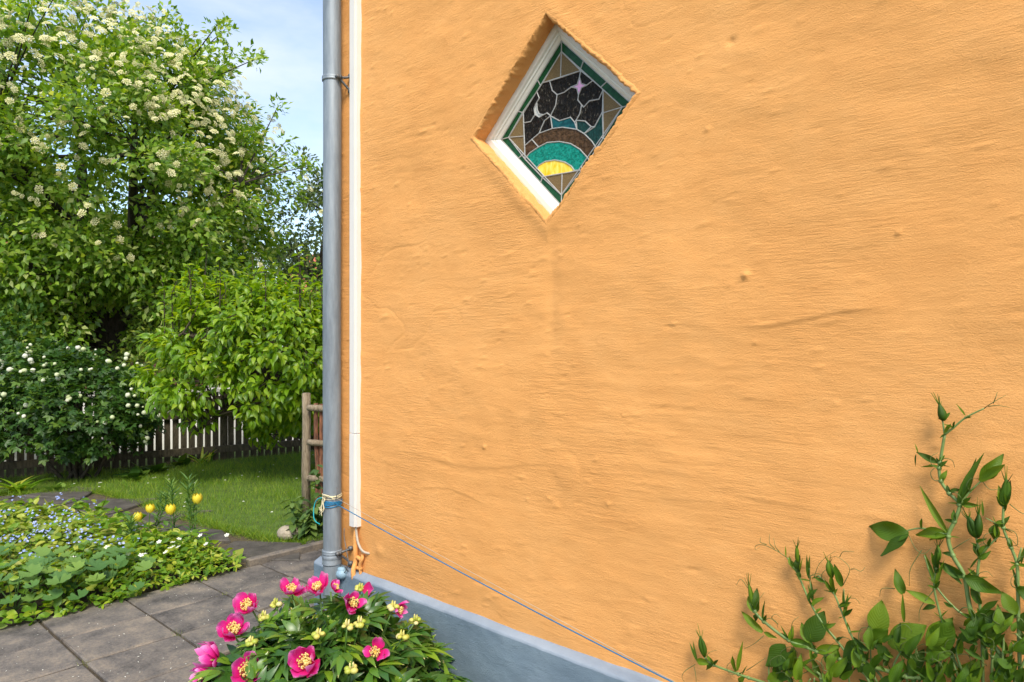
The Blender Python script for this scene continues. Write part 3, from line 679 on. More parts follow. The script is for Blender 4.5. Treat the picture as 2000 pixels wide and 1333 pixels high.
def wire(name, label, cat, pts, r, mat, sides=8, per=8, group=None):
    mb = MB(); p = spline(pts, per); mb.tube(p, r, sides); o = part(name, mb, mat, None, loc=pts[0]); return setp(o, label, cat, group)
wire('power_cable', 'beige cable leaving the foot of the white duct and entering the orange wall', 'cable', [WL(2.795, .012, .66), WL(2.79, .016, .60), WL(2.765, .022, .545), WL(2.73, .018, .512), WL(2.70, -.02, .497)], .0062, M['cable'])
wire('loop_wire', 'thin grey wire looping from the lower pipe bracket down to the plinth', 'wire', [WL(2.868, .03, .60), WL(2.862, .035, .56), WL(2.835, .04, .50), WL(2.815, .045, .45), WL(2.83, .05, .405), WL(2.865, .05, .395), WL(2.87, .05, .425), WL(2.845, .045, .425), WL(2.835, .03, .40)], .0022, M['iron'], 6)
wire('hook_wire', 'short grey wire curl standing off the pipe above the cream twine', 'wire', [WL(2.868, .08, .745), WL(2.85, .085, .775), WL(2.853, .08, .80), WL(2.865, .075, .806)], .0018, M['iron'], 6)
mb = MB(); mb.tube(spline([WL(2.797, .006, .64), WL(2.80, .014, .57), WL(2.797, .016, .50), WL(2.80, .014, .45), WL(2.795, .03, .41), WL(2.79, .03, .37)]), [.0115] * 31, 12)
o = part('painted_conduit', mb, M['plaster'], None, loc=WL(2.797, 0, .37)); setp(o, 'orange painted conduit running from the white duct down to the plinth', 'conduit')
mb = MB(); mb.tube(spline([WL(2.755, .004, .50), WL(2.745, .014, .475), WL(2.76, .016, .445), WL(2.763, .012, .41), WL(2.765, .01, .385)]), .008, 8); mb.tube([WL(2.80, .012, .475), WL(2.755, .012, .468)], .010, 8); mb.tube([WL(2.80, .012, .42), WL(2.755, .012, .424)], .009, 8)
o = part('painted_bracket', mb, M['plaster'], None, loc=WL(2.76, 0, .385)); setp(o, 'orange painted bracket clamped across the conduit just above the plinth', 'bracket')
mb = MB(); mb.ball(WL(2.865, .045, .385), .030, 14, 8, .04, (1, 1, .9)); mb.tube([WL(2.865, .045, .39), WL(2.865, .048, .418)], [.022, .019], 14)
o = part('pipe_stub', mb, M['bluepaint'], None, loc=WL(2.865, .045, .34)); setp(o, 'pale blue painted pipe stub on the plinth beside the downpipe', 'pipe stub')
# twine
A = WL(2.866, .085, .732); B = np.array(WW(1320, 1333, .06)); E_ = A + (B - A) * 1.12
def coil(z0, turns, r, dz, mat, name, label, seed):
    mb = MB(); rr = random.Random(seed)
    for k in range(turns):
        z = z0 + dz * k; tilt = rr.uniform(-.005, .005); n_ = 28; pts = []
        for i in range(n_ + 1):
            a = 2 * math.pi * i / n_; q = PR + r * .9 + .0015 * rr.random()
            pts.append(WL(PS + q * math.cos(a), PO + q * math.sin(a), z + tilt * math.sin(a + k) + .003 * math.sin(2 * a + k * 2)))
        mb.tube(pts, r, 6, False)
    return mb
tw = thing('blue_twine', 'blue twine wound round the downpipe and stretched tight to the lower right', 'twine', A)
mb = coil(.715, 6, .0026, .0045, M['blue_twine'], '', '', 1); part('coil', mb, M['blue_twine'], tw)
t = np.linspace(0, 1, 40)[:, None]; ln = A + (E_ - A) * t; ln[:, 2] -= .012 * (4 * t * (1 - t))[:, 0]
mb = MB(); mb.tube(ln, .0023, 6); part('line', mb, M['blue_twine'], tw)
mb = MB(); mb.tube(spline([WL(2.96, .07, .74), WL(3.0, .09, .735), WL(3.02, .10, .70), WL(3.01, .11, .65), WL(2.985, .115, .63), WL(2.955, .11, .62)]), .0026, 6); part('loose_loop', mb, M['teal_twine'], tw)
ct = thing('cream_twine', 'frayed cream twine knotted round the downpipe above the blue twine', 'twine', WL(PS, PO + PR, .76))
mb = coil(.752, 4, .0017, .0042, None, '', '', 4); part('coil', mb, M['cream_twine'], ct)
mb = MB(); K0 = WL(2.905, .113, .758)
for k in range(7):
    mb.tube(spline([K0 + rdir(1)[0] * .004, WL(2.912 + random.uniform(-.012, .012), .118, .742), WL(2.925 + random.uniform(-.022, .022), .119, .715 - random.uniform(0, .03)), WL(2.935 + random.uniform(-.025, .02), .118, .69 - random.uniform(-.02, .03))]), .0015, 5)
for k in range(3): mb.tube(spline([K0, WL(2.905 - .008 * k, .122, .772), WL(2.88, .11, .768), WL(2.868, .09, .752)]), .0022, 5)
part('frayed_end', mb, M['cream_twine'], ct)
B2 = np.array(WW(1312, 1328, .05)); A2 = WL(2.866, .08, .757); E2 = A2 + (B2 - A2) * 1.13
ln = A2 + (E2 - A2) * t; ln[:, 2] -= .004 * (4 * t * (1 - t))[:, 0]; mb = MB(); mb.tube(ln, .0010, 5); part('line', mb, M['cable'], ct)
st = thing('wooden_stake', 'short wooden stake at the wall foot holding the ends of the twine', 'stake', (E_[0], E_[1], -.05))
mb = MB(); mb.tube([(E_[0], E_[1], -.05), (E_[0], E_[1], E_[2] + .03)], .011, 8); part('shaft', mb, M['oldwood'], st)

# ================================================================== FENCES
FA, FB = np.array([-8.3, 6.05]), np.array([-1.9, 10.15]); fl = np.linalg.norm(FB - FA); fd = (FB - FA) / fl; fang = math.atan2(fd[1], fd[0])
fen = thing('plank_fence', 'low brown plank fence with bright gaps behind the flowering shrub', 'fence', (*FA, 0))
for k in range(int(fl / .093)):
    p = FA + fd * .093 * (k + .5); mb = MB(); hh = .86 + random.uniform(-.012, .012); mb.box((0, 0, hh / 2), (.071 + random.uniform(-.003, .003), .013, hh), 0, .006)
    o = part('plank', mb, M['fence'], None, smooth=False); o.parent = fen; o.location = (p[0] - FA[0], p[1] - FA[1], 0); o.rotation_euler = (random.uniform(-.01, .01), random.uniform(-.008, .008), fang)
for zz in (.14, .60):
    mb = MB(); c = FA + fd * fl / 2 - np.array([-fd[1], fd[0]]) * .035; mb.box((*c, zz), (fl, .045, .085), fang, .006); part('rail', mb, M['fence'], fen, smooth=False)
for k in range(5):
    mb = MB(); c = FA + fd * (.5 + k * fl / 4.6) + np.array([-fd[1], fd[0]]) * .06; mb.box((*c, .4), (.08, .08, .9), fang, .006); part('post', mb, M['fence'], fen, smooth=False)
rf = thing('rustic_fence', 'rustic log fence panel with a round post just left of the house corner', 'fence', (-1.83, 6.2, 0))
mb = MB(); mb.tube([(-1.83, 6.2, -.05), (-1.832, 6.2, .4), (-1.826, 6.2, .8), (-1.83, 6.2, 1.05), (-1.83, 6.2, 1.055)], [.039, .038, .037, .037, .03], 14); part('post', mb, M['oldwood'], rf)
for zz in (.93, .625, .31):
    mb = MB(); mb.tube(spline([(-1.80, 6.14, zz), (-1.4, 6.10, zz - .02), (-.9, 6.06, zz - .005), (-.1, 6.0, zz + .02)]), [.028 + random.uniform(-.003, .003) for _ in range(19)], 8); part('rail', mb, M['oldwood'], rf)
x = -1.745
while x < -.2:
    r_ = random.uniform(.013, .021); x += r_; mb = MB(); q = 6.165 + random.uniform(-.008, .008)
    mb.tube(spline([(x, q, .05), (x + random.uniform(-.01, .01), q, .35), (x + random.uniform(-.012, .012), q, .65), (x + random.uniform(-.01, .01), q, .96 + random.uniform(-.05, .03))], 4), r_, 7)
    part('upright_stick', mb, M['redwood' if random.random() < .7 else 'oldwood'], rf); x += r_ + random.uniform(-.003, .004)
for i, (px, py, r_, lab) in enumerate(((563, 1052, .075, 'pale rounded stone at the lawn corner beside the nettles'), (590, 1046, .05, 'smaller pale stone half hidden under the nettle leaves'))):
    g = G(px, py); mb = MB(); mb.ball(g + np.array([0, 0, r_ * .55]), r_, 16, 10, .025, (1.15, 1, .8)); o = part('stone', mb, M['stone'], None, loc=g); setp(o, lab, 'stone')

# ================================================================== TREES AND SHRUBS
def clumps_in(center, rad, n, shell=.55, fn=None):
    out = []; center = np.array(center)
    while len(out) < n:
        d_ = rdir(1)[0]; r_ = random.uniform(shell, 1) ** .7 * (1 + .42 * float(vn(d_[0] * 1.9 + d_[2] * .7 + 5, d_[1] * 1.9 + d_[2] * 1.6 + 9, 77))); p = center + d_ * np.array(rad) * r_
        if fn is None or fn(p): out.append(p)
    return np.array(out)
def branches(mb, root_pts, targets, r0, sides=5, n=6, bend=.12):
    for tg in targets:
        d_ = np.linalg.norm(root_pts[:, :3] - tg, axis=1) + np.maximum(0, root_pts[:, 2] - tg[2] + .1) * 1.5
        k = int(np.argmin(d_)); a = root_pts[k]; c = curve(a[:3], tg, bend, n, .15); ln_ = np.linalg.norm(tg - a[:3]); rr = min(a[3] * .7, r0 * (.25 + ln_ * .4))
        mb.tube(c, np.linspace(rr, .006, n), sides, False)
def leaves_for(cl, cr, per, center, up=.5, out=.6, droop=0., seedjit=.5):
    n = len(cl) * per; c = np.repeat(cl, per, 0); rr = np.repeat(np.asarray(cr) * np.ones(len(cl)), per)
    d_ = rdir(n); P = c + d_ * rr[:, None] * (rng.random(n) ** .45)[:, None] * np.array([1, 1, .75])
    o = P - np.array(center); o /= np.linalg.norm(o, axis=1)[:, None] + 1e-6
    dirs = d_ * .6 + o * out + rng.normal(size=(n, 3)) * seedjit + np.array([0, 0, -droop]); nrm = np.array([0, 0, up]) + o * .5 + rng.normal(size=(n, 3)) * .35
    return P, dirs, nrm

# big flowering whitebeam
bt = thing('whitebeam_tree', 'large tree covered in cream blossom clusters rising above the white-flowered shrub', 'tree', (-6.75, 11.2, 0))
BC = np.array([-6.65, 11.2, 4.10]); BR_ = np.array([3.0, 2.8, 2.7])
mb = MB(); nodes = []
def limb(pts, r0, r1, sides=10, per=5):
    p = spline(pts, per); r_ = np.linspace(r0, r1, len(p)); mb.tube(p, r_, sides, False)
    for a, b in zip(p, r_): nodes.append((*a, b))
limb([(-6.45, 11.2, -.1), (-6.42, 11.2, .9), (-6.45, 11.2, 1.7)], .27, .20, 14)
limb([(-6.45, 11.2, 1.6), (-6.75, 11.1, 2.3), (-6.85, 11.1, 3.0), (-6.9, 11.2, 4.2), (-7.1, 11.3, 5.6)], .17, .04)
limb([(-6.42, 11.2, 1.6), (-6.2, 11.25, 2.3), (-5.95, 11.3, 3.1), (-5.8, 11.3, 4.2), (-5.7, 11.4, 5.5)], .16, .03)
limb([(-6.2, 11.25, 2.2), (-5.5, 11.1, 2.9), (-4.9, 11.0, 3.4), (-4.3, 11, 4.0)], .10, .025)
limb([(-6.1, 11.25, 2.6), (-6.3, 11.6, 3.6), (-6.5, 12, 5.0), (-6.4, 12, 6.0)], .11, .03)
limb([(-6.85, 11.1, 2.7), (-7.6, 10.9, 3.2), (-8.4, 10.8, 3.5), (-9.2, 10.8, 4.0)], .10, .03)
limb([(-6.8, 11.1, 2.5), (-7.4, 10.6, 2.7), (-8.0, 10.0, 3.0)], .08, .02)
limb([(-6.0, 11.2, 2.9), (-5.6, 10.3, 3.6), (-5.2, 9.7, 4.2)], .08, .02)
limb([(-6.8, 11.1, 3.2), (-6.9, 10.1, 3.8), (-7.0, 9.5, 4.6)], .08, .02)
nodes = np.array(nodes)
def crownfn(p):
    px = 1000 + p[0] / p[1] * F; py = 670 - (p[2] - H) / p[1] * F
    return True
cl = clumps_in(BC, BR_, 420, .5, lambda p: p[2] < 5.75 + .5 * max(0, p[0] + 8.1)); low = clumps_in((-6.7, 11.2, 2.1), (3.0, 2.4, 1.1), 130, .4, lambda p: not (p[1] < 11.4 and p[2] < 2.5 and -6.9 < p[0] * 11 / p[1] < -6.0)); tips = []
for k in range(70):
    d_ = rdir(1)[0]; d_[2] = abs(d_[2]) * .9 + .0; d_ /= np.linalg.norm(d_); tips.append(BC + d_ * BR_ * random.uniform(1.0, 1.16))
tips = np.array(tips); allc = np.vstack([cl, low, tips])
branches(mb, nodes, allc[::2], .05)
part('trunk', mb, M['bark'], bt)
P1 = leaves_for(np.vstack([cl, low]), .42, 165, BC, .6, .5, .05); P2 = leaves_for(tips, .20, 34, BC, .6, .6)
P, d_, n_ = [np.vstack([a, b]) for a, b in zip(P1, P2)]
foliage(bt, T_simple, P, d_, n_, rng.uniform(.075, .135, len(P)), M['big_leaf'], 230, lim=640)
def blossom(r_=.5, n=26, flat=.45):
    v = []; f = []
    for k in range(n):
        a = k * 2.4; q = math.sqrt((k + .5) / n) * r_; c = np.array([math.cos(a) * q, math.sin(a) * q, flat * (r_ - q) * 1.2 + random.uniform(-.04, .04)]); s = .11; b = len(v)
        for dx, dy, dz in ((s, 0, 0), (0, s, 0), (-s, 0, 0), (0, -s, 0), (0, 0, s * .9)): v.append(c + np.array([dx, dy, dz]) * random.uniform(.8, 1.2))
        f += [[b, b + 1, b + 4], [b + 1, b + 2, b + 4], [b + 2, b + 3, b + 4], [b + 3, b, b + 4]]
    return np.array(v), np.array(f), np.zeros((len(v), 2))
T_bl = blossom()
fd_ = rdir(4200); fd_ = fd_[(fd_[:, 1] < .35) & (fd_[:, 2] > -.6)]; fd_ = fd_[rng.random(len(fd_)) < .22 + .78 * np.clip(fd_[:, 2] * 1.3 + .35, 0, 1)][:980]
fc = BC + fd_ * BR_ * rng.uniform(.90, 1.08, (len(fd_), 1)) * (1 + .42 * vn(fd_[:, 0] * 1.9 + fd_[:, 2] * .7 + 5, fd_[:, 1] * 1.9 + fd_[:, 2] * 1.6 + 9, 77))[:, None]; ok_ = fc[:, 2] < 6.1 + .5 * np.maximum(0, fc[:, 0] + 8.1); fc = fc[ok_]; fd_ = fd_[ok_]; k_ = rng.integers(1, 4, len(fc)); fcP = np.repeat(fc, k_, 0) + rng.normal(size=(k_.sum(), 3)) * .10
nrm = np.repeat(fd_, k_, 0) * 1.2 + np.array([0, -.3, .6]) + rng.normal(size=fcP.shape) * .25
foliage(bt, T_bl, fcP, rdir(len(fcP)), nrm, rng.uniform(.055, .125, len(fcP)), M['blossom'], 290, 'flower_cluster', 'distant_flower_clusters', lim=640)

# second whitebeam behind, mostly hidden by the house
b2 = thing('distant_whitebeam_tree', 'smaller pale tree showing against the sky between the big tree and the downpipe', 'tree', (-4.1, 15, 0))
mb = MB(); nodes = []
limb([(-4.1, 15, -.1), (-4.0, 15, 1.6), (-4.1, 15, 3.0), (-3.9, 15, 4.6)], .16, .04); limb([(-4.0, 15, 2.6), (-4.6, 15, 3.3), (-5.2, 14.9, 3.9)], .07, .02); limb([(-4.0, 15, 2.0), (-4.6, 14.8, 2.6), (-5.3, 14.7, 2.75)], .06, .02); nodes = np.array(nodes)
c2 = clumps_in((-3.9, 15, 3.85), (1.5, 1.3, 1.55), 75, .3); branches(mb, nodes, c2[::2], .04); part('trunk', mb, M['bark'], b2)
P, d_, n_ = leaves_for(c2, .30, 62, (-3.9, 15, 3.8), .6, .5); foliage(b2, T_simple, P, d_, n_, rng.uniform(.08, .14, len(P)), M['big_leaf2'], 0)
fcP = c2[rng.choice(len(c2), 40)] + rng.normal(size=(40, 3)) * .25; foliage(b2, T_bl, fcP, rdir(40), np.tile((0, -.4, 1.), (40, 1)) + rng.normal(size=(40, 3)) * .2, .13, M['blossom'], 40, 'flower_cluster')

# fruit tree
at = thing('fruit_tree', 'low spreading fruit tree with bright green drooping leaves over the lawn', 'tree', (-2.35, 8.55, 0))
AC = np.array([-2.75, 7.9, 1.25]); AR = np.array([1.36, 1.1, .92])
mb = MB(); nodes = []
limb([(-2.25, 8.6, -.1), (-2.35, 8.5, .25), (-2.62, 8.25, .55), (-2.75, 8.1, .95)], .10, .07, 12)
for e_ in ((-3.8, 7.5, 1.0), (-3.4, 7.2, 1.6), (-2.2, 7.2, 1.5), (-1.7, 7.8, 1.3), (-2.9, 8.6, 1.8), (-3.3, 7.9, 2.0), (-2.2, 7.9, 2.1), (-3.7, 7.6, .65), (-3.2, 7.1, .6)): limb([(-2.72, 8.1, .85), tuple((np.array((-2.72, 8.1, .85)) + np.array(e_)) / 2 + np.array([0, 0, .15])), e_], .05, .014, 7)
nodes = np.array(nodes)
ca = clumps_in(AC, AR, 230, .6, lambda p: p[2] > .45 + .25 * max(0, p[0] + 2.6) + .55 * min(1, max(0, -3.1 - p[0]) * 2.5) and not (p[0] > -2.2 and p[2] < .8))
sh = []
for k in range(64):
    a = AC + np.array([random.uniform(-1.0, 1.3), random.uniform(-.7, .5), .55]); h_ = random.uniform(.2, .72); sh.append((a, h_)); mb.tube([a + (0, 0, -.2), a + (random.uniform(-.03, .03), 0, h_ * .6), a + (random.uniform(-.05, .05), 0, h_)], [.008, .006, .003], 5, False)
branches(mb, nodes, ca, .03); part('trunk', mb, M['twig'], at)
P, d_, n_ = leaves_for(ca, .21, 74, AC, .7, .6, .45)
SP = []
for a, h_ in sh:
    for q in range(16): SP.append(a + np.array([0, 0, h_ * (q / 12 - .2)]) + rng.normal(size=3) * .03)
SP = np.array(SP); P = np.vstack([P, SP]); d_ = np.vstack([d_, rdir(len(SP)) * (1, 1, .3) + (0, 0, .1)]); n_ = np.vstack([n_, np.tile((0, 0, 1.), (len(SP), 1)) + rng.normal(size=(len(SP), 3)) * .3])
foliage(at, T_apple, P, d_, n_, rng.uniform(.055, .105, len(P)), M['apple_leaf'], 285, lim=640)

# snowball shrub
gs = thing('snowball_shrub', 'rounded dark green shrub with white ball flowers in front of the plank fence', 'shrub', (-4.85, 7.7, 0))
GC = np.array([-4.95, 7.75, .74]); GRr = np.array([1.0, .75, .64])
mb = MB()
for k in range(14):
    e_ = GC + np.array([random.uniform(-.8, .8), random.uniform(-.5, .4), random.uniform(-.1, .4)]); mb.tube(curve((-4.85 + random.uniform(-.18, .18), 7.75 + random.uniform(-.1, .1), -.05), e_, .15, 8), np.linspace(.022, .006, 8), 6, False)
part('stems', mb, M['twig'], gs)
cg = clumps_in(GC, GRr, 170, .65, lambda p: p[2] > .32); P, d_, n_ = leaves_for(cg, .19, 55, GC, .6, .5, .2)
foliage(gs, T_guelder, P, d_, n_, rng.uniform(.045, .08, len(P)), M['dark_leaf'], 200, lim=640)
mbt = MB(); mbt.ball((0, 0, 0), 1, 9, 6, .10); gv = np.vstack(mbt.v); T_ball = (gv, tri(mbt.f), np.zeros((len(gv), 2)))
bp = []
while len(bp) < 85:
    q = rdir(1)[0]
    if q[1] > .25 or q[2] < -.75 : continue
    if q[2] < -.1 and random.random() < .75: continue
    bp.append(GC + q * (GRr + .10) * random.uniform(.9, 1.02))
bp = np.array(bp); bp = np.repeat(bp, rng.integers(1, 4, len(bp)), 0); bp = bp + rng.normal(size=bp.shape) * .035; foliage(gs, T_ball, bp, rdir(len(bp)), rdir(len(bp)), rng.uniform(.010, .028, len(bp)), M['snowball'], len(bp), 'snowball_flower')

# background greenery
def bush(name, label, loc, rad, n, per, mat, size, cat='bush', tm=T_flat, cr=.3, trunk=True, group=None, shell=.6):
    t_ = thing(name, label, cat, (loc[0], loc[1], 0), group); c = np.array(loc, float)
    cl_ = clumps_in(c, rad, n, shell, lambda p: p[2] > .05); P, d_, n_ = leaves_for(cl_, cr, per, c, .6, .5)
    foliage(t_, tm, P, d_, n_, rng.uniform(size * .7, size * 1.3, len(P)), mat, 0)
    mb = MB()
    for k in range(5): mb.tube(curve((c[0] + random.uniform(-.2, .2), c[1], -.1), c + np.array([random.uniform(-.5, .5) * rad[0], random.uniform(-.5, .5) * rad[1], rad[2] * .3]), .1, 6), np.linspace(.05, .01, 6), 6, False)
    part('stems' if cat == 'bush' else 'trunk', mb, M['twig'], t_); return t_
bush('bush', 'dark leafy bush at the left frame edge beside the snowball shrub', (-6.7, 8.6, 1.1), (1.0, .8, 1.1), 60, 60, M['dark_leaf'], .08)
bush('bush', 'yellow-green feathery bush between the big trunk and the fruit tree', (-5.0, 10.4, 1.15), (.9, .8, .95), 60, 60, M['hedge_leaf'], .08)
bush('bush', 'dark bush beyond the fence behind the fruit tree', (-3.6, 11.8, 1.2), (1.3, .9, 1.2), 70, 60, M['dark_leaf'], .10)
bush('bush', 'tall rusty green bush under the small far red roof', (-3.0, 13.6, 1.7), (1.1, .9, 1.3), 60, 55, M['hedge_leaf'], .10)
bush('bush', 'dense shaded bush around the foot of the big tree', (-8.1, 10.8, 1.2), (1.3, .8, 1.3), 80, 60, M['dark_leaf'], .10)
bush('tree', 'far tree filling the gap behind the big flowering tree on the left', (-13.5, 19, 3.2), (4.0, 2.5, 3.2), 160, 90, M['hedge_leaf'], .2, 'tree', cr=.8)
bush('tree', 'far round green tree beyond the pale street behind the fruit tree', (-6.8, 24, 2.0), (3.2, 2.2, 2.4), 120, 80, M['big_leaf2'], .22, 'tree', cr=.8)
bush('tree', 'far green tree behind the fruit tree near the house corner', (-3.0, 26, 2.0), (3.2, 2.2, 2.2), 100, 70, M['hedge_leaf'], .22, 'tree', cr=.8)

gw = thing('garden_wall', 'low pale wall glimpsed through the gaps of the plank fence', 'wall', (-7.6, 7.9, 0))
ga, gb = np.array([-9.0, 7.0]), np.array([-1.5, 11.75]); gl = np.linalg.norm(gb - ga); mb = MB(); mb.box((*((ga + gb) / 2), .38), (gl, .14, .86), math.atan2(gb[1] - ga[1], gb[0] - ga[0]), .01); part('wall', mb, M['pale_wall'], gw, smooth=False)
mb = MB(); mb.box((*((ga + gb) / 2), .83), (gl + .02, .18, .05), math.atan2(gb[1] - ga[1], gb[0] - ga[0]), .01); part('coping', mb, M['pavement'], gw, smooth=False)
# houses far behind
def far_house(label, loc, sz, roofh, mat, wins):
    t_ = thing('far_house', label, 'house', loc); x, y, _ = loc; mb = MB(); mb.box((x, y + sz[1] / 2, sz[2] / 2), sz); part('wall', mb, mat, t_, smooth=False)
    mb = MB(); x0, x1, y0, y1, zz = x - sz[0] / 2 - .3, x + sz[0] / 2 + .3, y - .3, y + sz[1] + .3, sz[2]
    mb.add([(x0, y0, zz), (x1, y0, zz), (x1, y1, zz), (x0, y1, zz), (x0, (y0 + y1) / 2, zz + roofh), (x1, (y0 + y1) / 2, zz + roofh)], [[0, 1, 5, 4], [2, 3, 4, 5], [0, 4, 3], [1, 2, 5], [0, 3, 2, 1]]); part('roof', mb, M['rooftile'], t_, smooth=False)
    for (wx, wz, ww, wh) in wins:
        mb = MB(); fr = .09; X0 = x + wx
        for a in ((X0, wz + wh / 2, ww + fr, fr), (X0, wz - wh / 2, ww + .3, fr * 1.3), (X0 - ww / 2, wz, fr, wh), (X0 + ww / 2, wz, fr, wh), (X0, wz, fr * .7, wh), (X0, wz + wh * .15, ww, fr * .6), (X0 - ww / 4, wz, .03, wh), (X0 + ww / 4, wz, .03, wh)): mb.box((a[0], y - .04 - random.uniform(0, .003), a[1]), (a[2], .08, a[3]))
        w_ = part('window', mb, M['white'], t_, smooth=False); mb = MB(); mb.box((X0, y - .012, wz), (ww, .02, wh)); g_ = part('glass', mb, M['darkglass'], w_, smooth=False); g_.location = (0, 0, 0)
        v = g_.data.vertices
        for vv in v: vv.co -= Vector(loc)
    return t_
far_house('red brick house with white windows glimpsed through the big flowering tree', (-15.3, 21.5, 0), (8.4, 7, 3.9), 1.4, M['brick'], [(-2.6, 2.6, 1.2, 1.6), (.2, 2.6, 1.2, 1.6), (3.3, 2.35, 1.1, 1.5)])
far_house('distant orange house with a red tiled roof peeping beside the downpipe', (-7.4, 32, 0), (6, 7, 3.6), 2.4, M['plaster'], [(-1.5, 2.2, 1, 1.2), (1.2, 2.2, 1, 1.2)])

# ================================================================== LAWN GRASS AND BED
def scatter(poly, n):
    p = np.array(poly); lo, hi = p.min(0), p.max(0); q = rng.uniform(lo, hi, (n, 2)); return q[inside(q, poly)]
near = [(-6.8, 6.78), (-5.08, 6.93), (-4.14, 7.04), (-3.38, 6.49), (-2.38, 5.67), (-1.76, 5.27), (-.4, 5.25), (1.5, 6.5), (1.5, 10), (-1.9, 10), (-6.8, 7.3)]
q = scatter(near, 190000); pch = fbm(q[:, 0] * 1.5, q[:, 1] * 1.5, 50)
P = np.c_[q, np.full(len(q), -.006)]; dirs = rng.normal(size=(len(q), 3)) * (.45, .45, .15) + (0, 0, 1)
o = foliage(None, T_blade, P, dirs, rdir(len(q)) * (1, 1, .1), rng.uniform(.025, .065, len(q)) * (1 + .7 * pch), M['grass'], 0, rest='lawn_grass'); setp(o, 'short mown grass of the lawn running under the fruit tree', 'grass')
fe = []
for a, b in zip(near[:6], near[1:7]):
    a, b = np.array(a), np.array(b)
    for k in range(int(np.linalg.norm(b - a) * 1800)): fe.append(a + (b - a) * random.random() + np.array([random.gauss(0, .035), random.gauss(0, .035)]))
fe = np.array(fe); o = foliage(None, T_blade, np.c_[fe, np.full(len(fe), -.012)], rng.normal(size=(len(fe), 3)) * (.7, .7, .15) + (0, -.25, .8), rdir(len(fe)), rng.uniform(.03, .085, len(fe)), M['grass'], 0, rest='lawn_edge_grass'); setp(o, 'longer uncut grass hanging over the edge of the lawn', 'grass')
q = scatter(near, 1500); q = q[:120]; o = foliage(None, T_bl, np.c_[q, np.full(len(q), .03)], rdir(len(q)) * (1, 1, 0), np.tile((0, 0, 1.), (len(q), 1)), .02, M['white_flower'], 0, rest='fallen_blossom'); setp(o, 'tiny pale blossoms fallen on the lawn', 'blossom')
q = np.array([PG(a, b) for a, b in zip(rng.uniform(2.6, 4.44, 420), rng.uniform(-.8, 2.2, 420))]); o = foliage(None, T_flat, np.c_[q, np.full(len(q), .004)], rdir(len(q)) * (1, 1, 0), np.tile((0, 0, 1.), (len(q), 1)), rng.uniform(.004, .011, len(q)), M['white_flower'], 0, rest='fallen_petals'); setp(o, 'scattered pale petals fallen on the grey paving slabs', 'petals')
# moss and grass in the joints
jl = []
for (s_, o_) in ((3.29, .91), (3.29, .90), (3.675, .48), (4.06, .05), (3.675, .91), (4.44, .06)): 
    for k in range(50): jl.append(PG(s_ + random.gauss(0, .035), o_ + random.gauss(0, .02)))
jl = np.array(jl); o = foliage(None, T_blade, np.c_[jl, np.full(len(jl), -.005)], rng.normal(size=(len(jl), 3)) * (.6, .6, .1) + (0, 0, .6), rdir(len(jl)), rng.uniform(.012, .03, len(jl)), M['bed_yellow'], 0, rest='joint_moss'); setp(o, 'tufts of moss growing in the joints of the paving', 'moss')

def bedz(x, y): return .03
front = lambda x, y: (x * dv[0] + y * dv[1]) - 4.45        # distance behind the front edge
ofn = lambda x, y: D - (x * nv[0] + y * nv[1])
bedpoly = [(a, b) for a, b in BED]
def bedfol(n, tm, mat, h0, h1, size, rest, label, cat, sel=None, tilt=.5, hp=1.):
    q = scatter(bedpoly, n); f_ = front(q[:, 0], q[:, 1]); oo = ofn(q[:, 0], q[:, 1]); ok = (oo < 2.2) & (f_ > -.07)
    if sel is not None: ok &= sel(f_, oo, q)
    q = q[ok]; f_ = f_[ok]; top = (h0 + (h1 - h0) * np.clip(f_ / .35, 0, 1)) * (1 + .35 * fbm(q[:, 0] * 3, q[:, 1] * 3, 60)); z = top * rng.uniform(.25, 1, len(q)) ** hp
    dirs = rdir(len(q)) * (1, 1, .3) + np.array([-dv[0] * .35, -dv[1] * .35, 0]) * (f_ < .15)[:, None]; nrm = np.tile((0, -.25, 1.), (len(q), 1)) + rng.normal(size=(len(q), 3)) * tilt
    o = foliage(None, tm, np.c_[q, z], dirs, nrm, rng.uniform(size * .6, size * 1.3, len(q)), mat, 0, rest=rest); setp(o, label, cat); return q
bedfol(30000, T_tre, M['bed_leaf'], .05, .15, .06, 'strawberry_leaves', 'low strawberry-like leaves filling the front of the flower bed', 'ground cover', lambda f, o, q: (f < .75) & (o < .62), .45, .6)
bedfol(26000, T_oval, M['bed_leaf'], .05, .19, .055, 'leafy_ground_cover', 'mixed bright green leaves crowding the middle of the flower bed', 'ground cover', lambda f, o, q: (f > .08) | (o > .45), .6, .7)
bedfol(9000, T_oval, M['bed_yellow'], .08, .19, .055, 'yellow_green_leaves', 'yellow-green upright leaves at the back left of the bed', 'ground cover', lambda f, o, q: (f > .3) & (o > .3), .6, .5)
bedfol(9000, T_lance, M['bed_yellow'], .08, .17, .12, 'dry_grassy_stems', 'thin straw-coloured stems between the forget-me-nots', 'ground cover', lambda f, o, q: (f > .5), .9, .5)
q = scatter(bedpoly, 3400); f_ = front(q[:, 0], q[:, 1]); oo = ofn(q[:, 0], q[:, 1]); cl_ = fbm(q[:, 0] * 4, q[:, 1] * 4, 71); ok = (f_ > .45) & (oo < 1.6) & (cl_ > .08) & (rng.random(len(q)) < np.clip(f_ / 1.1, 0, 1)); q = q[ok]
z = .18 + .06 * rng.random(len(q)); mbt = MB(); mbt.add(*T_flat[:2]); 
v5 = []; f5 = []
for k in range(5): a = k * 1.2566; b = len(v5); v5 += [(0, 0, 0), (math.cos(a - .5) * .5, math.sin(a - .5) * .5, .05), (math.cos(a) * .62, math.sin(a) * .62, .1), (math.cos(a + .5) * .5, math.sin(a + .5) * .5, .05)]; f5 += [[b, b + 1, b + 2], [b, b + 2, b + 3]]
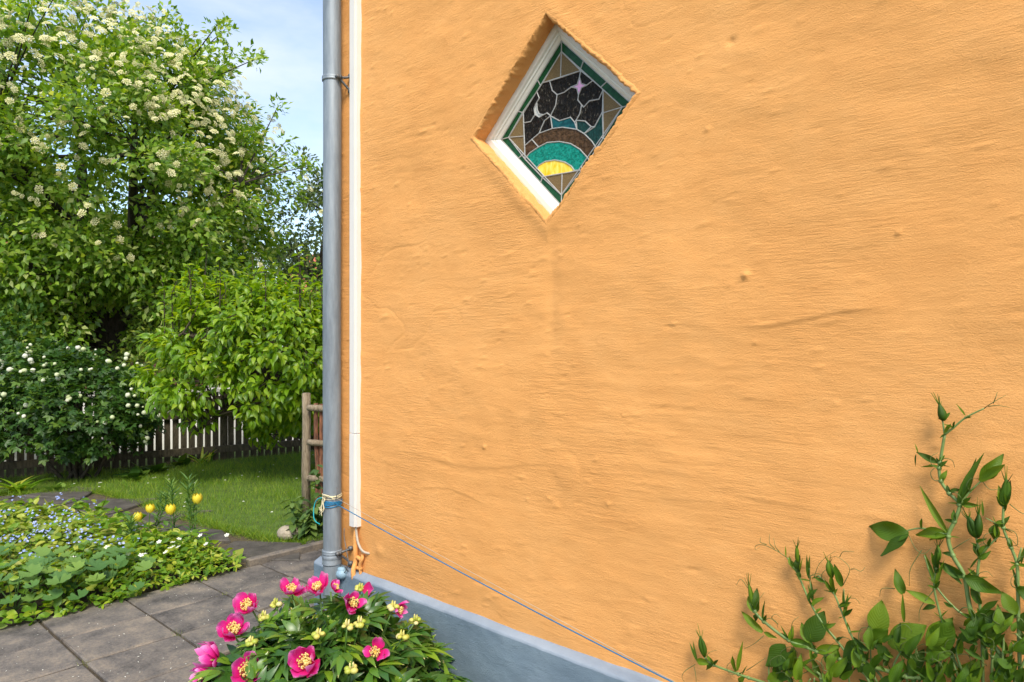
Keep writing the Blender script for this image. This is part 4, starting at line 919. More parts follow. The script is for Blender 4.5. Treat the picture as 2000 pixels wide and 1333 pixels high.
T_five = (np.array(v5), np.array(f5), np.zeros((len(v5), 2)))
Pq = np.repeat(np.c_[q, z], 4, 0) + rng.normal(size=(len(q) * 4, 3)) * .018
o = foliage(None, T_five, Pq, rdir(len(Pq)) * (1, 1, .2), np.tile((0, -.7, .8), (len(Pq), 1)) + rng.normal(size=(len(Pq), 3)) * .3, rng.uniform(.011, .017, len(Pq)), M['blue_flower'], 0, rest='forget_me_nots'); setp(o, 'haze of tiny blue forget-me-nots at the back of the flower bed', 'flowers')
q = scatter(bedpoly, 1200); f_ = front(q[:, 0], q[:, 1]); oo = ofn(q[:, 0], q[:, 1]); q = q[(f_ < .5) & (f_ > .08) & (oo < .7)][:26]; o = foliage(None, T_five, np.c_[q, .17 + .03 * rng.random(len(q))], rdir(len(q)) * (1, 1, 0), np.tile((0, -.6, .8), (len(q), 1)), .028, M['white_flower'], 0, rest='white_bed_flowers'); setp(o, 'small white flowers dotted over the strawberry-like leaves', 'flowers')
# scalloped-leaf plants at the front left
for i, (px, py, n, lab) in enumerate(((30, 1193, 17, 'scalloped-leaf plant spilling onto the paving at the left frame edge'), (115, 1176, 16, 'scalloped-leaf plant with pale veined leaves, second from the left edge'), (165, 1145, 14, 'scalloped-leaf plant with a holed grey-green leaf in the bed middle'), (215, 1158, 10, 'small bright scalloped-leaf plant overhanging the slab joint'), (30, 1150, 14, 'scalloped-leaf plant behind the front row at the left edge'))):
    g = G(px, py, .0) ; t_ = thing('scalloped_plant', lab, 'plant', g, 'scalloped-leaf plants along the bed front'); mb = MB(); P = []; d_ = []; n_ = []
    for k in range(n):
        a = k * 2.4 + i; r_ = .03 + .19 * math.sqrt(k / n); e_ = g + np.array([math.cos(a) * r_, math.sin(a) * r_ * .8, .23 - .15 * (k / n) + random.uniform(-.02, .02)]); mb.tube(curve(g, e_, .1, 5), .0022, 5, False)
        P.append(e_); d_.append((math.cos(a), math.sin(a), -.1)); n_.append((math.cos(a) * .35, math.sin(a) * .35 - .35, 1))
    part('stalks', mb, M['stem'], t_); foliage(t_, T_mantle, np.array(P), np.array(d_), np.array(n_), rng.uniform(.075, .125, n), M['mantle_leaf'], n)
# upright narrow-leaved plants and yellow tulips
def narrow(px, py, h_, lab, n=3, hz=.02):
    g = G(px, py, hz); t_ = thing('narrow_leaved_plant', lab, 'plant', g, 'upright narrow-leaved plants in the bed'); mb = MB(); P = []; d_ = []
    for k in range(n):
        e_ = g + np.array([random.uniform(-.09, .09), random.uniform(-.05, .05), h_ * random.uniform(.8, 1)]); c = curve(g + rdir(1)[0] * (.02, .02, 0), e_, .05, 8); mb.tube(c, np.linspace(.004, .0025, 8), 6, False)
        for j in range(34):
            u = j / 34; q = c[min(7, int(u * 8))] + (c[min(7, int(u * 8) + 1)] - c[min(7, int(u * 8))]) * (u * 8 % 1); a = j * 2.4; P.append(q); d_.append((math.cos(a), math.sin(a), .35 + u))
    part('stalks', mb, M['stem'], t_); P = np.array(P); foliage(t_, T_lance, P, np.array(d_), np.tile((0, 0, 1.), (len(P), 1)), rng.uniform(.06, .105, len(P)), M['mantle_leaf'], min(len(P), 100), rest='small_leaves')
narrow(380, 1072, .50, 'tallest feathery narrow-leaved plant beside the highest yellow tulip', 3)
narrow(345, 1065, .46, 'feathery narrow-leaved plant between the two right-hand yellow tulips', 2)
narrow(298, 1062, .36, 'narrow-leaved plant directly behind the two left yellow tulips', 2)
narrow(250, 1085, .28, 'low narrow-leaved plant left of the yellow tulips', 2)
def petal_tmpl(wd=.5, cup=.5, ruf=.05, nx=6, ny=6, seed=0):
    r = random.Random(seed); ph = r.uniform(0, 6); v = []; uv = []; f = []
    for i in range(nx + 1):
        u = i / nx; w_ = wd * (math.sin(math.pi * min(1, (.08 + .86 * u)) ** 1.0) ** .6) * (.45 + .55 * u) * 1.1
        for j in range(ny + 1):
            a = j / ny * 2 - 1; v.append((u * (1 - .12 * a * a), a * w_, cup * u * u + cup * .5 * a * a * u + ruf * u * u * math.sin(a * 5 + ph) + ruf * .6 * u * math.sin(a * 11 + ph * 2))); uv.append((max(u, abs(a) * u), j / ny))
    for i in range(nx):
        for j in range(ny): a = i * (ny + 1) + j; f.append([a, a + ny + 1, a + ny + 2, a + 1])
    return np.array(v), tri(f), np.array(uv)
T_tul = petal_tmpl(.42, .0, .0, 5, 4)
for (px, py, r_, lab, op) in ((269, 1012, .030, 'yellow tulip leaning out lowest and furthest left over the dark path', .1), (293, 996, .029, 'open-lipped yellow tulip just above and right of the lowest one', .5), (333, 998, .034, 'broad yellow tulip in the middle of the row of four', .3), (385, 977, .034, 'highest yellow tulip, rightmost of the four', .3)):
    top = PX(px, py, 5.0); base = np.array([top[0] + random.uniform(-.03, .03), 5.0 + .02, .02]); t_ = thing('yellow_tulip', lab, 'tulip', base, 'yellow tulips in the flower bed')
    mb = MB(); mb.tube(curve(base, top - (0, 0, .015), .06, 8), .0032, 6); part('stem', mb, M['stem'], t_)
    for k in range(6):
        a = k * 1.047; v, f, uv = T_tul; mb = MB(); rr = r_ * (1 if k % 2 else .92); vv = []
        for x, y, z in v:
            th = y * 1.6 / .5 * .62; bulge = rr * (math.sin(min(1, x * .9 + .12) * math.pi * .84) ** .7) * (1 + op * x * x * .5); vv.append(top + np.array([math.cos(a + th) * bulge, math.sin(a + th) * bulge, (x - .35) * r_ * 2.2]))
        mb.add(vv, f.tolist(), uv); part('petal', mb, M['yellow_flower'], t_)
    P = np.repeat(base[None], 3, 0); foliage(t_, T_grid(lambda u: .10 * math.sin(math.pi * (.05 + .94 * u) ** .7), 6, .5, .5), P, np.array([(.5, -.3, .9), (-.6, -.1, .8), (.1, -.6, .8)]), np.array([(-1, 0, .6), (1, 0, .6), (0, 1, .6)]), .22, M['mantle_leaf'], 3)
# plants at the foot of shrub and fence
def strap(px, py, n, l, lab, tm=T_lance, mat='bed_leaf', name='strap_leaved_plant', up=1.):
    g = G(px, py); t_ = thing(name, lab, 'plant', g); P = np.repeat(g[None], n, 0) + rng.normal(size=(n, 3)) * (.05, .05, 0); d_ = rdir(n) * (1, 1, .2) + (0, 0, up)
    foliage(t_, tm, P, d_, -d_ * (1, 1, 0) + (0, 0, .8), rng.uniform(l * .6, l, n), M[mat], n)
strap(428, 1100, 14, .13, 'lime green oval-leaved plant near the right tip of the flower bed', T_oval, 'bed_yellow', 'lime_leaved_plant', .9)
strap(400, 1095, 12, .12, 'lime green oval-leaved plant just left of the bed tip, below the tulips', T_oval, 'bed_yellow', 'lime_leaved_plant', .9)
strap(30, 962, 16, .30, 'clump of broad strap leaves at the foot of the fence, far left', T_grid(lambda u: .10 * math.sin(math.pi * (.05 + .94 * u) ** .7), 6, .4, .6))
strap(110, 958, 5, .17, 'single large grey-green leaf plant standing in front of the shrub stems', T_oval, 'mantle_leaf', 'broad_leaved_plant', .8)
strap(300, 925, 12, .24, 'low broad-leaved plant at the foot of the plank fence gaps', T_oval, 'dark_leaf', 'broad_leaved_plant', .6)
strap(265, 935, 12, .22, 'dark low broad-leaved plant right of the snowball shrub stems', T_oval, 'dark_leaf', 'broad_leaved_plant', .6)
strap(395, 906, 12, .28, 'fine arching grass tuft at the fence foot below the fruit tree', T_lance, 'bed_leaf', 'grass_tuft', .9)
strap(352, 910, 10, .2, 'small leafy weed at the fence foot in the middle of the lit gaps', T_oval, 'dark_leaf', 'broad_leaved_plant', .6)
nt_ = G(612, 1060); t_ = thing('nettle_plant', 'nettle-like leafy plant climbing the rustic fence beside the house corner', 'plant', nt_); mb = MB(); P = []; d_ = []
for k in range(30):
    b_ = nt_ + np.array([random.uniform(-.20, .30), random.uniform(0, .5), 0]); e_ = b_ + np.array([random.uniform(-.05, .05), random.uniform(-.05, .05), random.uniform(.18, .62) * (1 if b_[0] > nt_[0] - .02 else .5)]); c = curve(b_, e_, .08, 8); mb.tube(c, .003, 5, False)
    for j in range(22): q = c[0] + (c[-1] - c[0]) * (j / 21) ** .8; P.append(q + rdir(1)[0] * .012); a = j * 1.57 + .3 * k; d_.append((math.cos(a), math.sin(a), -.25))
part('stalks', mb, M['stem'], t_); P = np.array(P); foliage(t_, T_oval, P, np.array(d_), np.tile((0, 0, 1.), (len(P), 1)) + rng.normal(size=(len(P), 3)) * .2, rng.uniform(.05, .10, len(P)), M['nettle'], 200)

# ================================================================== PEONY
PC = np.array([-.66, 2.63, .05]); PRr = np.array([.46, .40, .45])
pe = thing('peony_bush', 'peony bush with magenta flowers and yellow seed heads against the blue plinth', 'peony', (PC[0], PC[1], 0))
def on_dome(px, py, grow=0.):
    d_ = np.array([(px - 1000) / F, 1, -(py - 670) / F]); r_ = PRr + grow; o_ = (CAMP - PC) / r_; q = d_ / r_; a = q.dot(q); b = 2 * o_.dot(q); c = o_.dot(o_) - 1; dd = b * b - 4 * a * c
    t_ = (-b - math.sqrt(dd)) / (2 * a) if dd > 0 else -b / (2 * a); return CAMP + d_ * t_
mb = MB()
for k in range(26):
    d_ = rdir(1)[0]; d_[2] = abs(d_[2]); e_ = PC + d_ * PRr * .85; mb.tube(curve((PC[0] + random.uniform(-.1, .1), PC[1] + random.uniform(-.1, .1), -.02), e_, .12, 7), np.linspace(.006, .003, 7), 6, False)
part('stalks', mb, M['stem'], pe)
def ring(n, lo, hi, size, np_, seed):
    d_ = rdir(n * 2); d_[:, 2] = np.abs(d_[:, 2]) * 1.0 - .12; d_ = d_[:n]; P = PC + np.array([-.02, 0, 0]) + d_ * (PRr + np.array([.01, .02, 0])) * rng.uniform(lo, hi, n)[:, None]; wd = (D - P[:, :2] @ nv); ok = (wd > .05) & (P[:, 2] > .03); P = P[ok]; d_ = d_[ok]; P[:, :] -= d_ * size * .15
    dirs = d_ * (1, 1, .5) + rng.normal(size=P.shape) * .45 + (0, 0, .25); nrm = d_ * .7 + (0, 0, .9) + rng.normal(size=P.shape) * .28
    foliage(pe, T_peony(seed), P, dirs, nrm, rng.uniform(size * .75, size * 1.2, len(P)), M['peony_leaf'], np_)
for sd in range(4): ring(125, .84, 1.12, .125, 46, sd)
for sd in range(2): ring(70, .5, .85, .14, 1, 7 + sd)
T_pet = [petal_tmpl(.60, .6, .09, 7, 8, s) for s in range(4)]
PM = [fast_mesh('petal', *t_, M['petal']) for t_ in T_pet]
mb = MB()
for k in range(70):
    a = random.uniform(0, 6.28); r_ = random.uniform(.08, .20); b0 = np.array([math.cos(a) * r_ * .5, math.sin(a) * r_ * .5, .02]); b1 = b0 + np.array([math.cos(a) * r_ * .5, math.sin(a) * r_ * .5, random.uniform(.16, .24)]); mb.tube([b0, b1], .008, 3, False); mb.ball(b1, .026, 5, 3, .2, (1, 1, 1.5))
for k in range(3): a = k * 2.1; mb.ball((math.cos(a) * .05, math.sin(a) * .05, .12), .055, 7, 5, .05, (1, 1, 1.9))
vS = np.vstack(mb.v); ST_M = mesh_from('stamens', vS, mb.f, None, M['stamen'])
def M4(P, d_, n_, s):
    m = Matrix(frames(np.array([d_], float), np.array([n_], float))[0].tolist()).to_4x4() @ Matrix.Scale(s, 4); m.translation = Vector(P.tolist()); return m
def peony_flower(P, face, dia_, npet=8, lab=None, opened=.55, drop=()):
    f_ = np.array(face, float); f_ /= np.linalg.norm(f_); hd = bpy.data.objects.new('flower', ST_M); COL.objects.link(hd); hd.parent = pe
    x_ = np.cross(f_, (0.3, .1, 1.)); hd.matrix_basis = M4(P - np.array(pe.matrix_basis.translation), x_, f_, dia_ * 1.0)
    if lab: hd['label'] = lab
    for k in range(npet):
        if k in drop: continue
        a = k * 2 * math.pi / npet * (1 if npet < 7 else 2.0) * 1.0 + random.uniform(-.15, .15); lay = k >= npet / 2; tilt = opened * random.uniform(.6, 1.2) * (.6 if lay else 1.)
        o = bpy.data.objects.new('petal', PM[k % 4]); COL.objects.link(o); o.parent = hd; dd = (math.cos(a), math.sin(a), math.tan(tilt) * .6 - .05 * lay); nn_ = (-math.cos(a) * math.tan(tilt) * .6, -math.sin(a) * math.tan(tilt) * .6, 1)
        m = M4(np.array([math.cos(a) * .06, math.sin(a) * .06, -.02 - .02 * lay]), np.array(dd) + rdir(1)[0] * .18, np.array(nn_) + rdir(1)[0] * .22, random.uniform(.38, .56)); o.matrix_basis = m @ Matrix.Diagonal((1, random.uniform(.75, 1.15), random.uniform(.6, 1.3), 1))
    mb = MB(); c0 = P - f_ * .02; mb.tube(curve(c0, PC + (P - PC) * .55 - (0, 0, .05), .05, 6), .0035, 6); part('flower_stalk', mb, M['stem'], pe)
for (px, py, dm, fc_, npt, dr) in ((487, 1186, .115, (-.25, -.75, .75), 8, ()), (455, 1234, .12, (.35, -.55, .8), 8, (0,)), (422, 1292, .125, (-.85, -.35, .35), 8, ()), (484, 1312, .125, (.1, -.75, .65), 8, (1,)), (570, 1156, .10, (.1, -.45, .8), 8, ()), (622, 1152, .10, (-.2, -.4, .9), 8, (2,)), (652, 1150, .07, (.6, -.2, .6), 6, (1, 3)), (688, 1180, .095, (.4, -.6, .5), 8, (0, 3)), (600, 1295, .125, (-.05, -.85, .6), 7, ()), (733, 1275, .09, (.1, -.8, .5), 8, (1, 4, 5)), (776, 1190, .075, (.95, -.3, -.1), 8, (0, 3, 5)), (405, 1325, .11, (-.9, -.4, .1), 8, (2,))):
    peony_flower(on_dome(px, py, .03), fc_, dm, npt, None, .55, dr)
for (px, py, n, lf) in ((704, 1150, 3, 1), (515, 1204, 4, 0), (490, 1255, 4, 0), (538, 1180, 4, 0), (622, 1240, 3, 0), (678, 1222, 3, 0), (702, 1216, 3, 0), (785, 1243, 3, 0), (811, 1212, 3, 0), (686, 1306, 3, 0), (768, 1185, 3, 0)):
    P = on_dome(px, py, .035); mb = MB()
    for k in range(n + 2): a = k * 2.3 + px; mb.ball(P + np.array([math.cos(a) * .014, math.sin(a) * .014, random.uniform(-.006, .004)]), random.uniform(.008, .013), 8, 5, .08, (1.1, 1.1, .8))
    for k in range(3): a = k * 2.1; mb.tube([P + np.array([math.cos(a) * .004, math.sin(a) * .004, 0]), P + np.array([math.cos(a) * .007, math.sin(a) * .007, .022])], [.0065, .002], 6)
    part('seed_head', mb, M['pod'], pe, label='yellow seed head that has dropped its petals')
    mb = MB(); mb.tube(curve(P - (0, 0, .006), PC + (P - PC) * .5 - (0, 0, .05), .05, 6), .003, 6); part('flower_stalk', mb, M['stem'], pe)
    if lf:
        o = bpy.data.objects.new('petal', PM[0]); COL.objects.link(o); o.parent = pe; o.matrix_basis = M4(P + np.array([.01, -.01, 0]) - np.array(pe.matrix_basis.translation), (1, -.1, .05), (0, -.9, .4), .055)
# broad leaves at the right foot of the peony
t_ = thing('broad_leaved_plant', 'single bright round-leaved plant at the plinth right of the peony', 'plant', WL(1.70, .25, 0)); b_ = WL(1.70, .25, 0)
g1 = on_dome(878, 1330, .02); mb = MB(); mb.tube(curve(b_, g1 - (0, 0, .02), .1), .003, 6); part('stalks', mb, M['stem'], t_); foliage(t_, T_mantle, np.array([g1, g1 + (-.03, -.01, -.03), g1 + (.0, .02, -.05)]), np.array([(-.3, -.2, -.4), (-1, 0, -.3), (.5, -.8, -.3)]), np.array([(.1, -.8, .6), (0, -.6, .7), (0, -.6, .9)]), .085, M['bed_leaf'], 3)

# ================================================================== SWEET PEAS
def on(pts, off): return [WW(x, y, o_ if False else off) for x, y in pts]
NW = np.array([-nv[0], -nv[1], 0.])                    # out of the wall
def w2(px, py, off): return np.array(WW(px, py, off * .27 + .011))
def pea(lab, stems, leaves, buds=(), tend=(), root=None, off=.06):
    r0 = stems[0][0][-1]; rt = w2(r0[0], r0[1], off); base = np.array([rt[0], rt[1], 0.]) + NW * .08
    t_ = thing('sweet_pea_vine', lab, 'vine', base, 'sweet pea vines climbing the orange wall'); 
    for i, (pts, r_, of) in enumerate(stems):
        p = [w2(x, y, of) for x, y in pts]
        if i == 0: p = p + [rt * .5 + np.append(base[:2], rt[2]) * .5 - (0, 0, .25), base]
        c = spline(p, 6); rr = np.linspace(r_ * .55, r_, len(c)); mb = MB(); mb.tube(c, rr, 8)
        for x, y in pts[1:-1]: mb.ball(w2(x, y, of), r_ * 1.08, 7, 5, .1)
        part('stem', mb, M['pea_stem'], t_)
    leaves = list(leaves); tend = list(tend)
    for i, (pts, r_, of) in enumerate(stems):
        for (x, y) in pts[1:-1]:
            if y > 1320: continue
            for q in range(random.choice((1, 2, 2))):
                a = random.uniform(-3.0, -.1); l = random.uniform(12, 26); leaves.append((x, y, x + l * math.cos(a), y + l * math.sin(a), random.choice('ffl'), of + .012))
            if random.random() < .4: a = random.uniform(-3.0, -.1); tend.append(([(x, y), (x + 14 * math.cos(a), y + 14 * math.sin(a)), (x + 26 * math.cos(a + .5), y + 26 * math.sin(a + .5)), (x + 30 * math.cos(a + 1), y + 30 * math.sin(a + 1))], of))
    for (x0, y0, x1, y1, kind, of) in leaves:
        a = w2(x0, y0, of); b = w2(x1, y1, of + random.uniform(-.012, .02)); ln_ = np.linalg.norm(b - a); roll = random.uniform(-.5, .5)
        up_ = NW + np.array([0, 0, .35]) + rdir(1)[0] * .35
        nm = {'o': 'leaflet', 'l': 'narrow_leaflet', 'f': 'folded_leaflet'}[kind]; T_ = {'o': random.choice(T_pm), 'l': TPL, 'f': random.choice(TPFS)}[kind]
        o = bpy.data.objects.new(nm, T_); COL.objects.link(o); o.parent = t_; o.matrix_basis = M4(a - base, b - a, up_, ln_ * (.86 if kind == 'o' and y0 > 1180 else 1))
    for (x0, y0, x1, y1, w_, of) in buds:
        a = w2(x0, y0, of); b = w2(x1, y1, of + .01); mb = MB(); t = np.linspace(0, 1, 8)[:, None]; ln_ = np.linalg.norm(b - a)
        for k in range(3):
            q = a + (b - a) * t + rdir(1)[0] * .006 * np.sin(t * 3.14); mb.tube(q, w_ * .5 * np.sin(np.pi * (np.linspace(.06, .97, 8)) ** .8) + .0006, 7)
        for k in range(5): mb.tube([a + (b - a) * .8, b + (b - a) * random.uniform(.15, .5) + rdir(1)[0] * .012], [.0014, .0005], 4, False)
        part('bud', mb, M['pea_leaf'], t_)
    for pts, of in tend:
        mb = MB(); p = np.array([w2(x, y, of) for x, y in pts]); p[1:-1] += NW * .01; mb.tube(spline(p, 6), np.linspace(.0012, .0005, (len(pts) - 1) * 6 + 1), 4); part('tendril', mb, M['pea_tendril'], t_)
    return t_
T_pm = [fast_mesh('leaflet', *T_grid(lambda u: w_ * math.sin(math.pi * min(1, .04 + .94 * u) ** .85), 8, f_, d_, wv_, 4), M['pea_leaf']) for w_, f_, d_, wv_ in ((.30, .2, .15, .03), (.26, .45, .3, .05), (.31, .1, -.1, .045))]; TPFS = [fast_mesh('folded_leaflet', *T_grid(lambda u: w_ * math.sin(math.pi * (.05 + .93 * u) ** .8), 7, f_, d_, wv_), M['pea_leaf']) for w_, f_, d_, wv_ in ((.19, 1.4, .25, .05), (.15, 1.0, -.2, .04), (.22, .8, .35, .07))]; TPL = fast_mesh('narrow_leaflet', *T_grid(lambda u: .068 * math.sin(math.pi * (.05 + .94 * u) ** .75), 6, .8, .1), M['pea_leaf']); TPF = fast_mesh('folded_leaflet', *T_grid(lambda u: .20 * math.sin(math.pi * (.05 + .93 * u) ** .8), 7, 1.3, .2, .03), M['pea_leaf'])
T_pea = T_pm
pea('tallest sweet pea vine, its kinked pale stem reaching furthest up the wall',
    [([(1845, 849), (1836, 904), (1834, 914), (1838, 940), (1854, 964), (1874, 986), (1864, 1019), (1852, 1048), (1861, 1085), (1884, 1128), (1901, 1206), (1962, 1289), (1985, 1345)], .0062, .05), ([(1836, 795), (1841, 822), (1845, 849)], .0025, .055), ([(1922, 798), (1886, 816), (1862, 836), (1845, 849)], .003, .055), ([(1918, 938), (1895, 960), (1874, 986)], .003, .06), ([(1760, 1040), (1800, 1032), (1852, 1045)], .0028, .05)],
    [(1885, 812, 1868, 788, 'l', .06), (1845, 850, 1862, 828, 'f', .06), (1846, 848, 1836, 856, 'f', .06), (1832, 905, 1790, 884, 'f', .055), (1832, 910, 1796, 912, 'l', .06), (1793, 885, 1787, 866, 'l', .06), (1789, 888, 1787, 912, 'l', .06), (1836, 908, 1856, 912, 'l', .05),
     (1872, 983, 1916, 884, 'l', .07), (1876, 984, 1908, 896, 'l', .055), (1914, 940, 1968, 908, 'f', .07), (1916, 936, 1960, 892, 'f', .06), (1878, 985, 1912, 988, 'f', .065), (1876, 988, 1900, 972, 'f', .06), (1872, 984, 1850, 982, 'l', .06),
     (1850, 1040, 1794, 950, 'l', .06), (1851, 1045, 1785, 1042, 'f', .05), (1851, 1050, 1812, 1052, 'f', .06), (1854, 1048, 1876, 1050, 'l', .05), (1775, 1044, 1692, 1030, 'o', .06), (1775, 1046, 1728, 1088, 'f', .07), (1884, 1126, 1955, 1162, 'f', .075), (1884, 1128, 1830, 1098, 'f', .055), (1884, 1130, 1905, 1112, 'l', .06), (1902, 1206, 1984, 1206, 'f', .085), (1902, 1206, 1880, 1225, 'f', .06), (1962, 1289, 1998, 1300, 'f', .08)],
    [(1843, 822, 1834, 787, .016, .055)],
    [([(1922, 798), (1940, 786), (1965, 772)], .055), ([(1930, 794), (1950, 792), (1972, 796)], .055), ([(1940, 788), (1946, 776), (1948, 766)], .055), ([(1775, 1046), (1790, 1070), (1806, 1080), (1820, 1070)], .05), ([(1800, 1075), (1780, 1110), (1776, 1145)], .04), ([(1858, 1075), (1880, 1060), (1895, 1052)], .05)])
pea('sweet pea vine at the right frame edge with a spiky bud cluster',
    [([(1960, 985), (1960, 1031), (1975, 1070), (1986, 1102), (1988, 1150), (1990, 1240), (1992, 1345)], .005, .055), ([(1925, 1012), (1945, 1022), (1960, 1030)], .002, .055), ([(1995, 1070), (1988, 1100)], .003, .055)],
    [(1962, 985, 1950, 950, 'f', .06), (1960, 985, 1972, 940, 'f', .06), (1958, 990, 1945, 968, 'f', .065), (1960, 1000, 1968, 985, 'f', .05), (1920, 1008, 1918, 975, 'l', .055), (1960, 1031, 1940, 1020, 'f', .06), (1961, 1033, 1980, 1042, 'l', .06), (1960, 1028, 1970, 1008, 'f', .05), (1945, 1025, 1938, 1060, 'f', .055), (1986, 1103, 1972, 1115, 'f', .06), (1988, 1103, 2010, 1108, 'f', .06), (1990, 1145, 1975, 1105, 'l', .06), (1985, 1150, 2060, 1180, 'o', .08), (1985, 1200, 1952, 1150, 'o', .075), (1990, 1230, 2040, 1190, 'o', .085), (1995, 1100, 2003, 1060, 'l', .06)],
    [(1962, 990, 1966, 935, .013, .06)], [([(1972, 985), (1995, 1000), (2010, 1005)], .055), ([(1960, 1031), (1985, 1040), (1988, 1062), (1976, 1066)], .055), ([(1918, 940), (1935, 955), (1955, 955)], .06)])
pea('sweet pea vine with twin buds between the two tallest stems',
    [([(1905, 1040), (1910, 1068), (1913, 1088), (1909, 1130), (1915, 1200), (1920, 1345)], .0042, .05), ([(1950, 1048), (1930, 1068), (1913, 1090)], .003, .055)],
    [(1908, 1060, 1925, 1052, 'f', .06), (1912, 1085, 1900, 1062, 'f', .055), (1914, 1085, 1932, 1062, 'f', .06), (1912, 1092, 1935, 1078, 'f', .06), (1911, 1090, 1892, 1112, 'l', .06), (1910, 1128, 1890, 1110, 'f', .05), (1948, 1050, 1945, 1022, 'f', .06), (1915, 1200, 1955, 1175, 'f', .07), (1916, 1180, 1895, 1140, 'f', .06), (1918, 1260, 1960, 1240, 'o', .08)],
    [(1906, 1050, 1890, 1008, .014, .055), (1910, 1050, 1912, 1002, .016, .055)], [([(1950, 1048), (1975, 1052), (1990, 1070)], .055), ([(1890, 1015), (1880, 1000), (1884, 990)], .055)])
pea('sweet pea vine of drooping dark leaves just left of the tallest stem',
    [([(1830, 1075), (1828, 1110), (1825, 1150), (1838, 1206), (1860, 1280), (1880, 1345)], .004, .045), ([(1805, 1085), (1825, 1140), (1862, 1185), (1895, 1210)], .003, .05)],
    [(1828, 1110, 1818, 1078, 'f', .05), (1830, 1120, 1838, 1072, 'f', .05), (1826, 1135, 1806, 1080, 'l', .05), (1828, 1145, 1842, 1095, 'l', .055), (1845, 1100, 1880, 1140, 'f', .05), (1826, 1180, 1770, 1155, 'f', .05), (1828, 1185, 1800, 1190, 'f', .055), (1764, 1160, 1748, 1115, 'f', .055), (1766, 1215, 1762, 1160, 'l', .055), (1838, 1206, 1880, 1260, 'l', .06)],
    [(1830, 1100, 1832, 1065, .010, .05)], [([(1748, 1150), (1725, 1148), (1718, 1165)], .04), ([(1826, 1150), (1800, 1185), (1795, 1215)], .04)])
pea('sweet pea vine with the thickest pale stem, arching left to a spiky bud tip',
    [([(1466, 1178), (1474, 1194), (1492, 1214), (1540, 1250), (1595, 1272), (1640, 1288), (1700, 1302), (1770, 1322), (1830, 1350)], .0068, .07)],
    [(1490, 1235, 1450, 1192, 'f', .07), (1492, 1235, 1520, 1246, 'f', .07), (1490, 1212, 1492, 1172, 'l', .07), (1475, 1195, 1458, 1165, 'f', .065), (1478, 1195, 1474, 1152, 'f', .07), (1482, 1200, 1470, 1218, 'f', .07), (1542, 1252, 1524, 1222, 'l', .07), (1544, 1250, 1548, 1225, 'f', .07), (1535, 1262, 1495, 1308, 'o', .085), (1545, 1255, 1590, 1262, 'f', .075), (1580, 1255, 1562, 1212, 'o', .08), (1580, 1253, 1612, 1188, 'o', .08), (1597, 1272, 1640, 1262, 'f', .08), (1596, 1275, 1585, 1290, 'f', .075), (1610, 1278, 1618, 1300, 'f', .08), (1660, 1292, 1640, 1330, 'o', .09), (1650, 1288, 1690, 1245, 'o', .085), (1560, 1290, 1605, 1330, 'l', .09), (1712, 1240, 1722, 1165, 'o', .08), (1700, 1250, 1742, 1225, 'o', .09), (1738, 1262, 1815, 1215, 'o', .085), (1720, 1270, 1690, 1215, 'o', .08), (1820, 1270, 1872, 1205, 'o', .09), (1815, 1262, 1858, 1200, 'o', .08), (1735, 1290, 1710, 1250, 'o', .1), (1780, 1320, 1800, 1262, 'o', .09), (1770, 1310, 1742, 1340, 'l', .1), (1500, 1330, 1540, 1318, 'o', .09)],
    [(1468, 1184, 1462, 1140, .010, .07)], [([(1462, 1150), (1450, 1130), (1438, 1143)], .07), ([(1492, 1242), (1475, 1256), (1453, 1268)], .06), ([(1475, 1188), (1484, 1172), (1493, 1157)], .07), ([(1520, 1220), (1510, 1205), (1518, 1198), (1525, 1207)], .06), ([(1545, 1245), (1550, 1215), (1560, 1205)], .06), ([(1600, 1300), (1540, 1330), (1500, 1352)], .06)])
pea('sweet pea vine leaning left with a long curling tendril at its tip',
    [([(1538, 1090), (1550, 1108), (1562, 1130), (1580, 1172), (1594, 1198), (1612, 1225), (1635, 1252), (1670, 1300), (1700, 1350)], .0042, .045), ([(1580, 1110), (1582, 1135), (1586, 1172)], .002, .05)],
    [(1535, 1088, 1534, 1066, 'l', .05), (1556, 1115, 1544, 1096, 'f', .05), (1560, 1118, 1556, 1086, 'f', .05), (1562, 1120, 1566, 1090, 'l', .045), (1580, 1130, 1574, 1084, 'l', .05), (1580, 1130, 1580, 1085, 'l', .05), (1586, 1172, 1578, 1142, 'l', .05), (1588, 1176, 1584, 1135, 'l', .05), (1588, 1184, 1606, 1166, 'f', .055), (1585, 1182, 1578, 1168, 'f', .05), (1604, 1215, 1628, 1248, 'l', .055), (1585, 1130, 1600, 1126, 'l', .05)],
    [(1558, 1098, 1556, 1066, .010, .05)], [([(1538, 1090), (1520, 1075), (1496, 1064), (1480, 1064), (1478, 1072), (1484, 1070)], .04), ([(1513, 1072), (1506, 1060), (1503, 1044)], .04), ([(1522, 1078), (1517, 1066), (1511, 1051)], .04), ([(1497, 1064), (1488, 1058), (1486, 1050)], .04)])
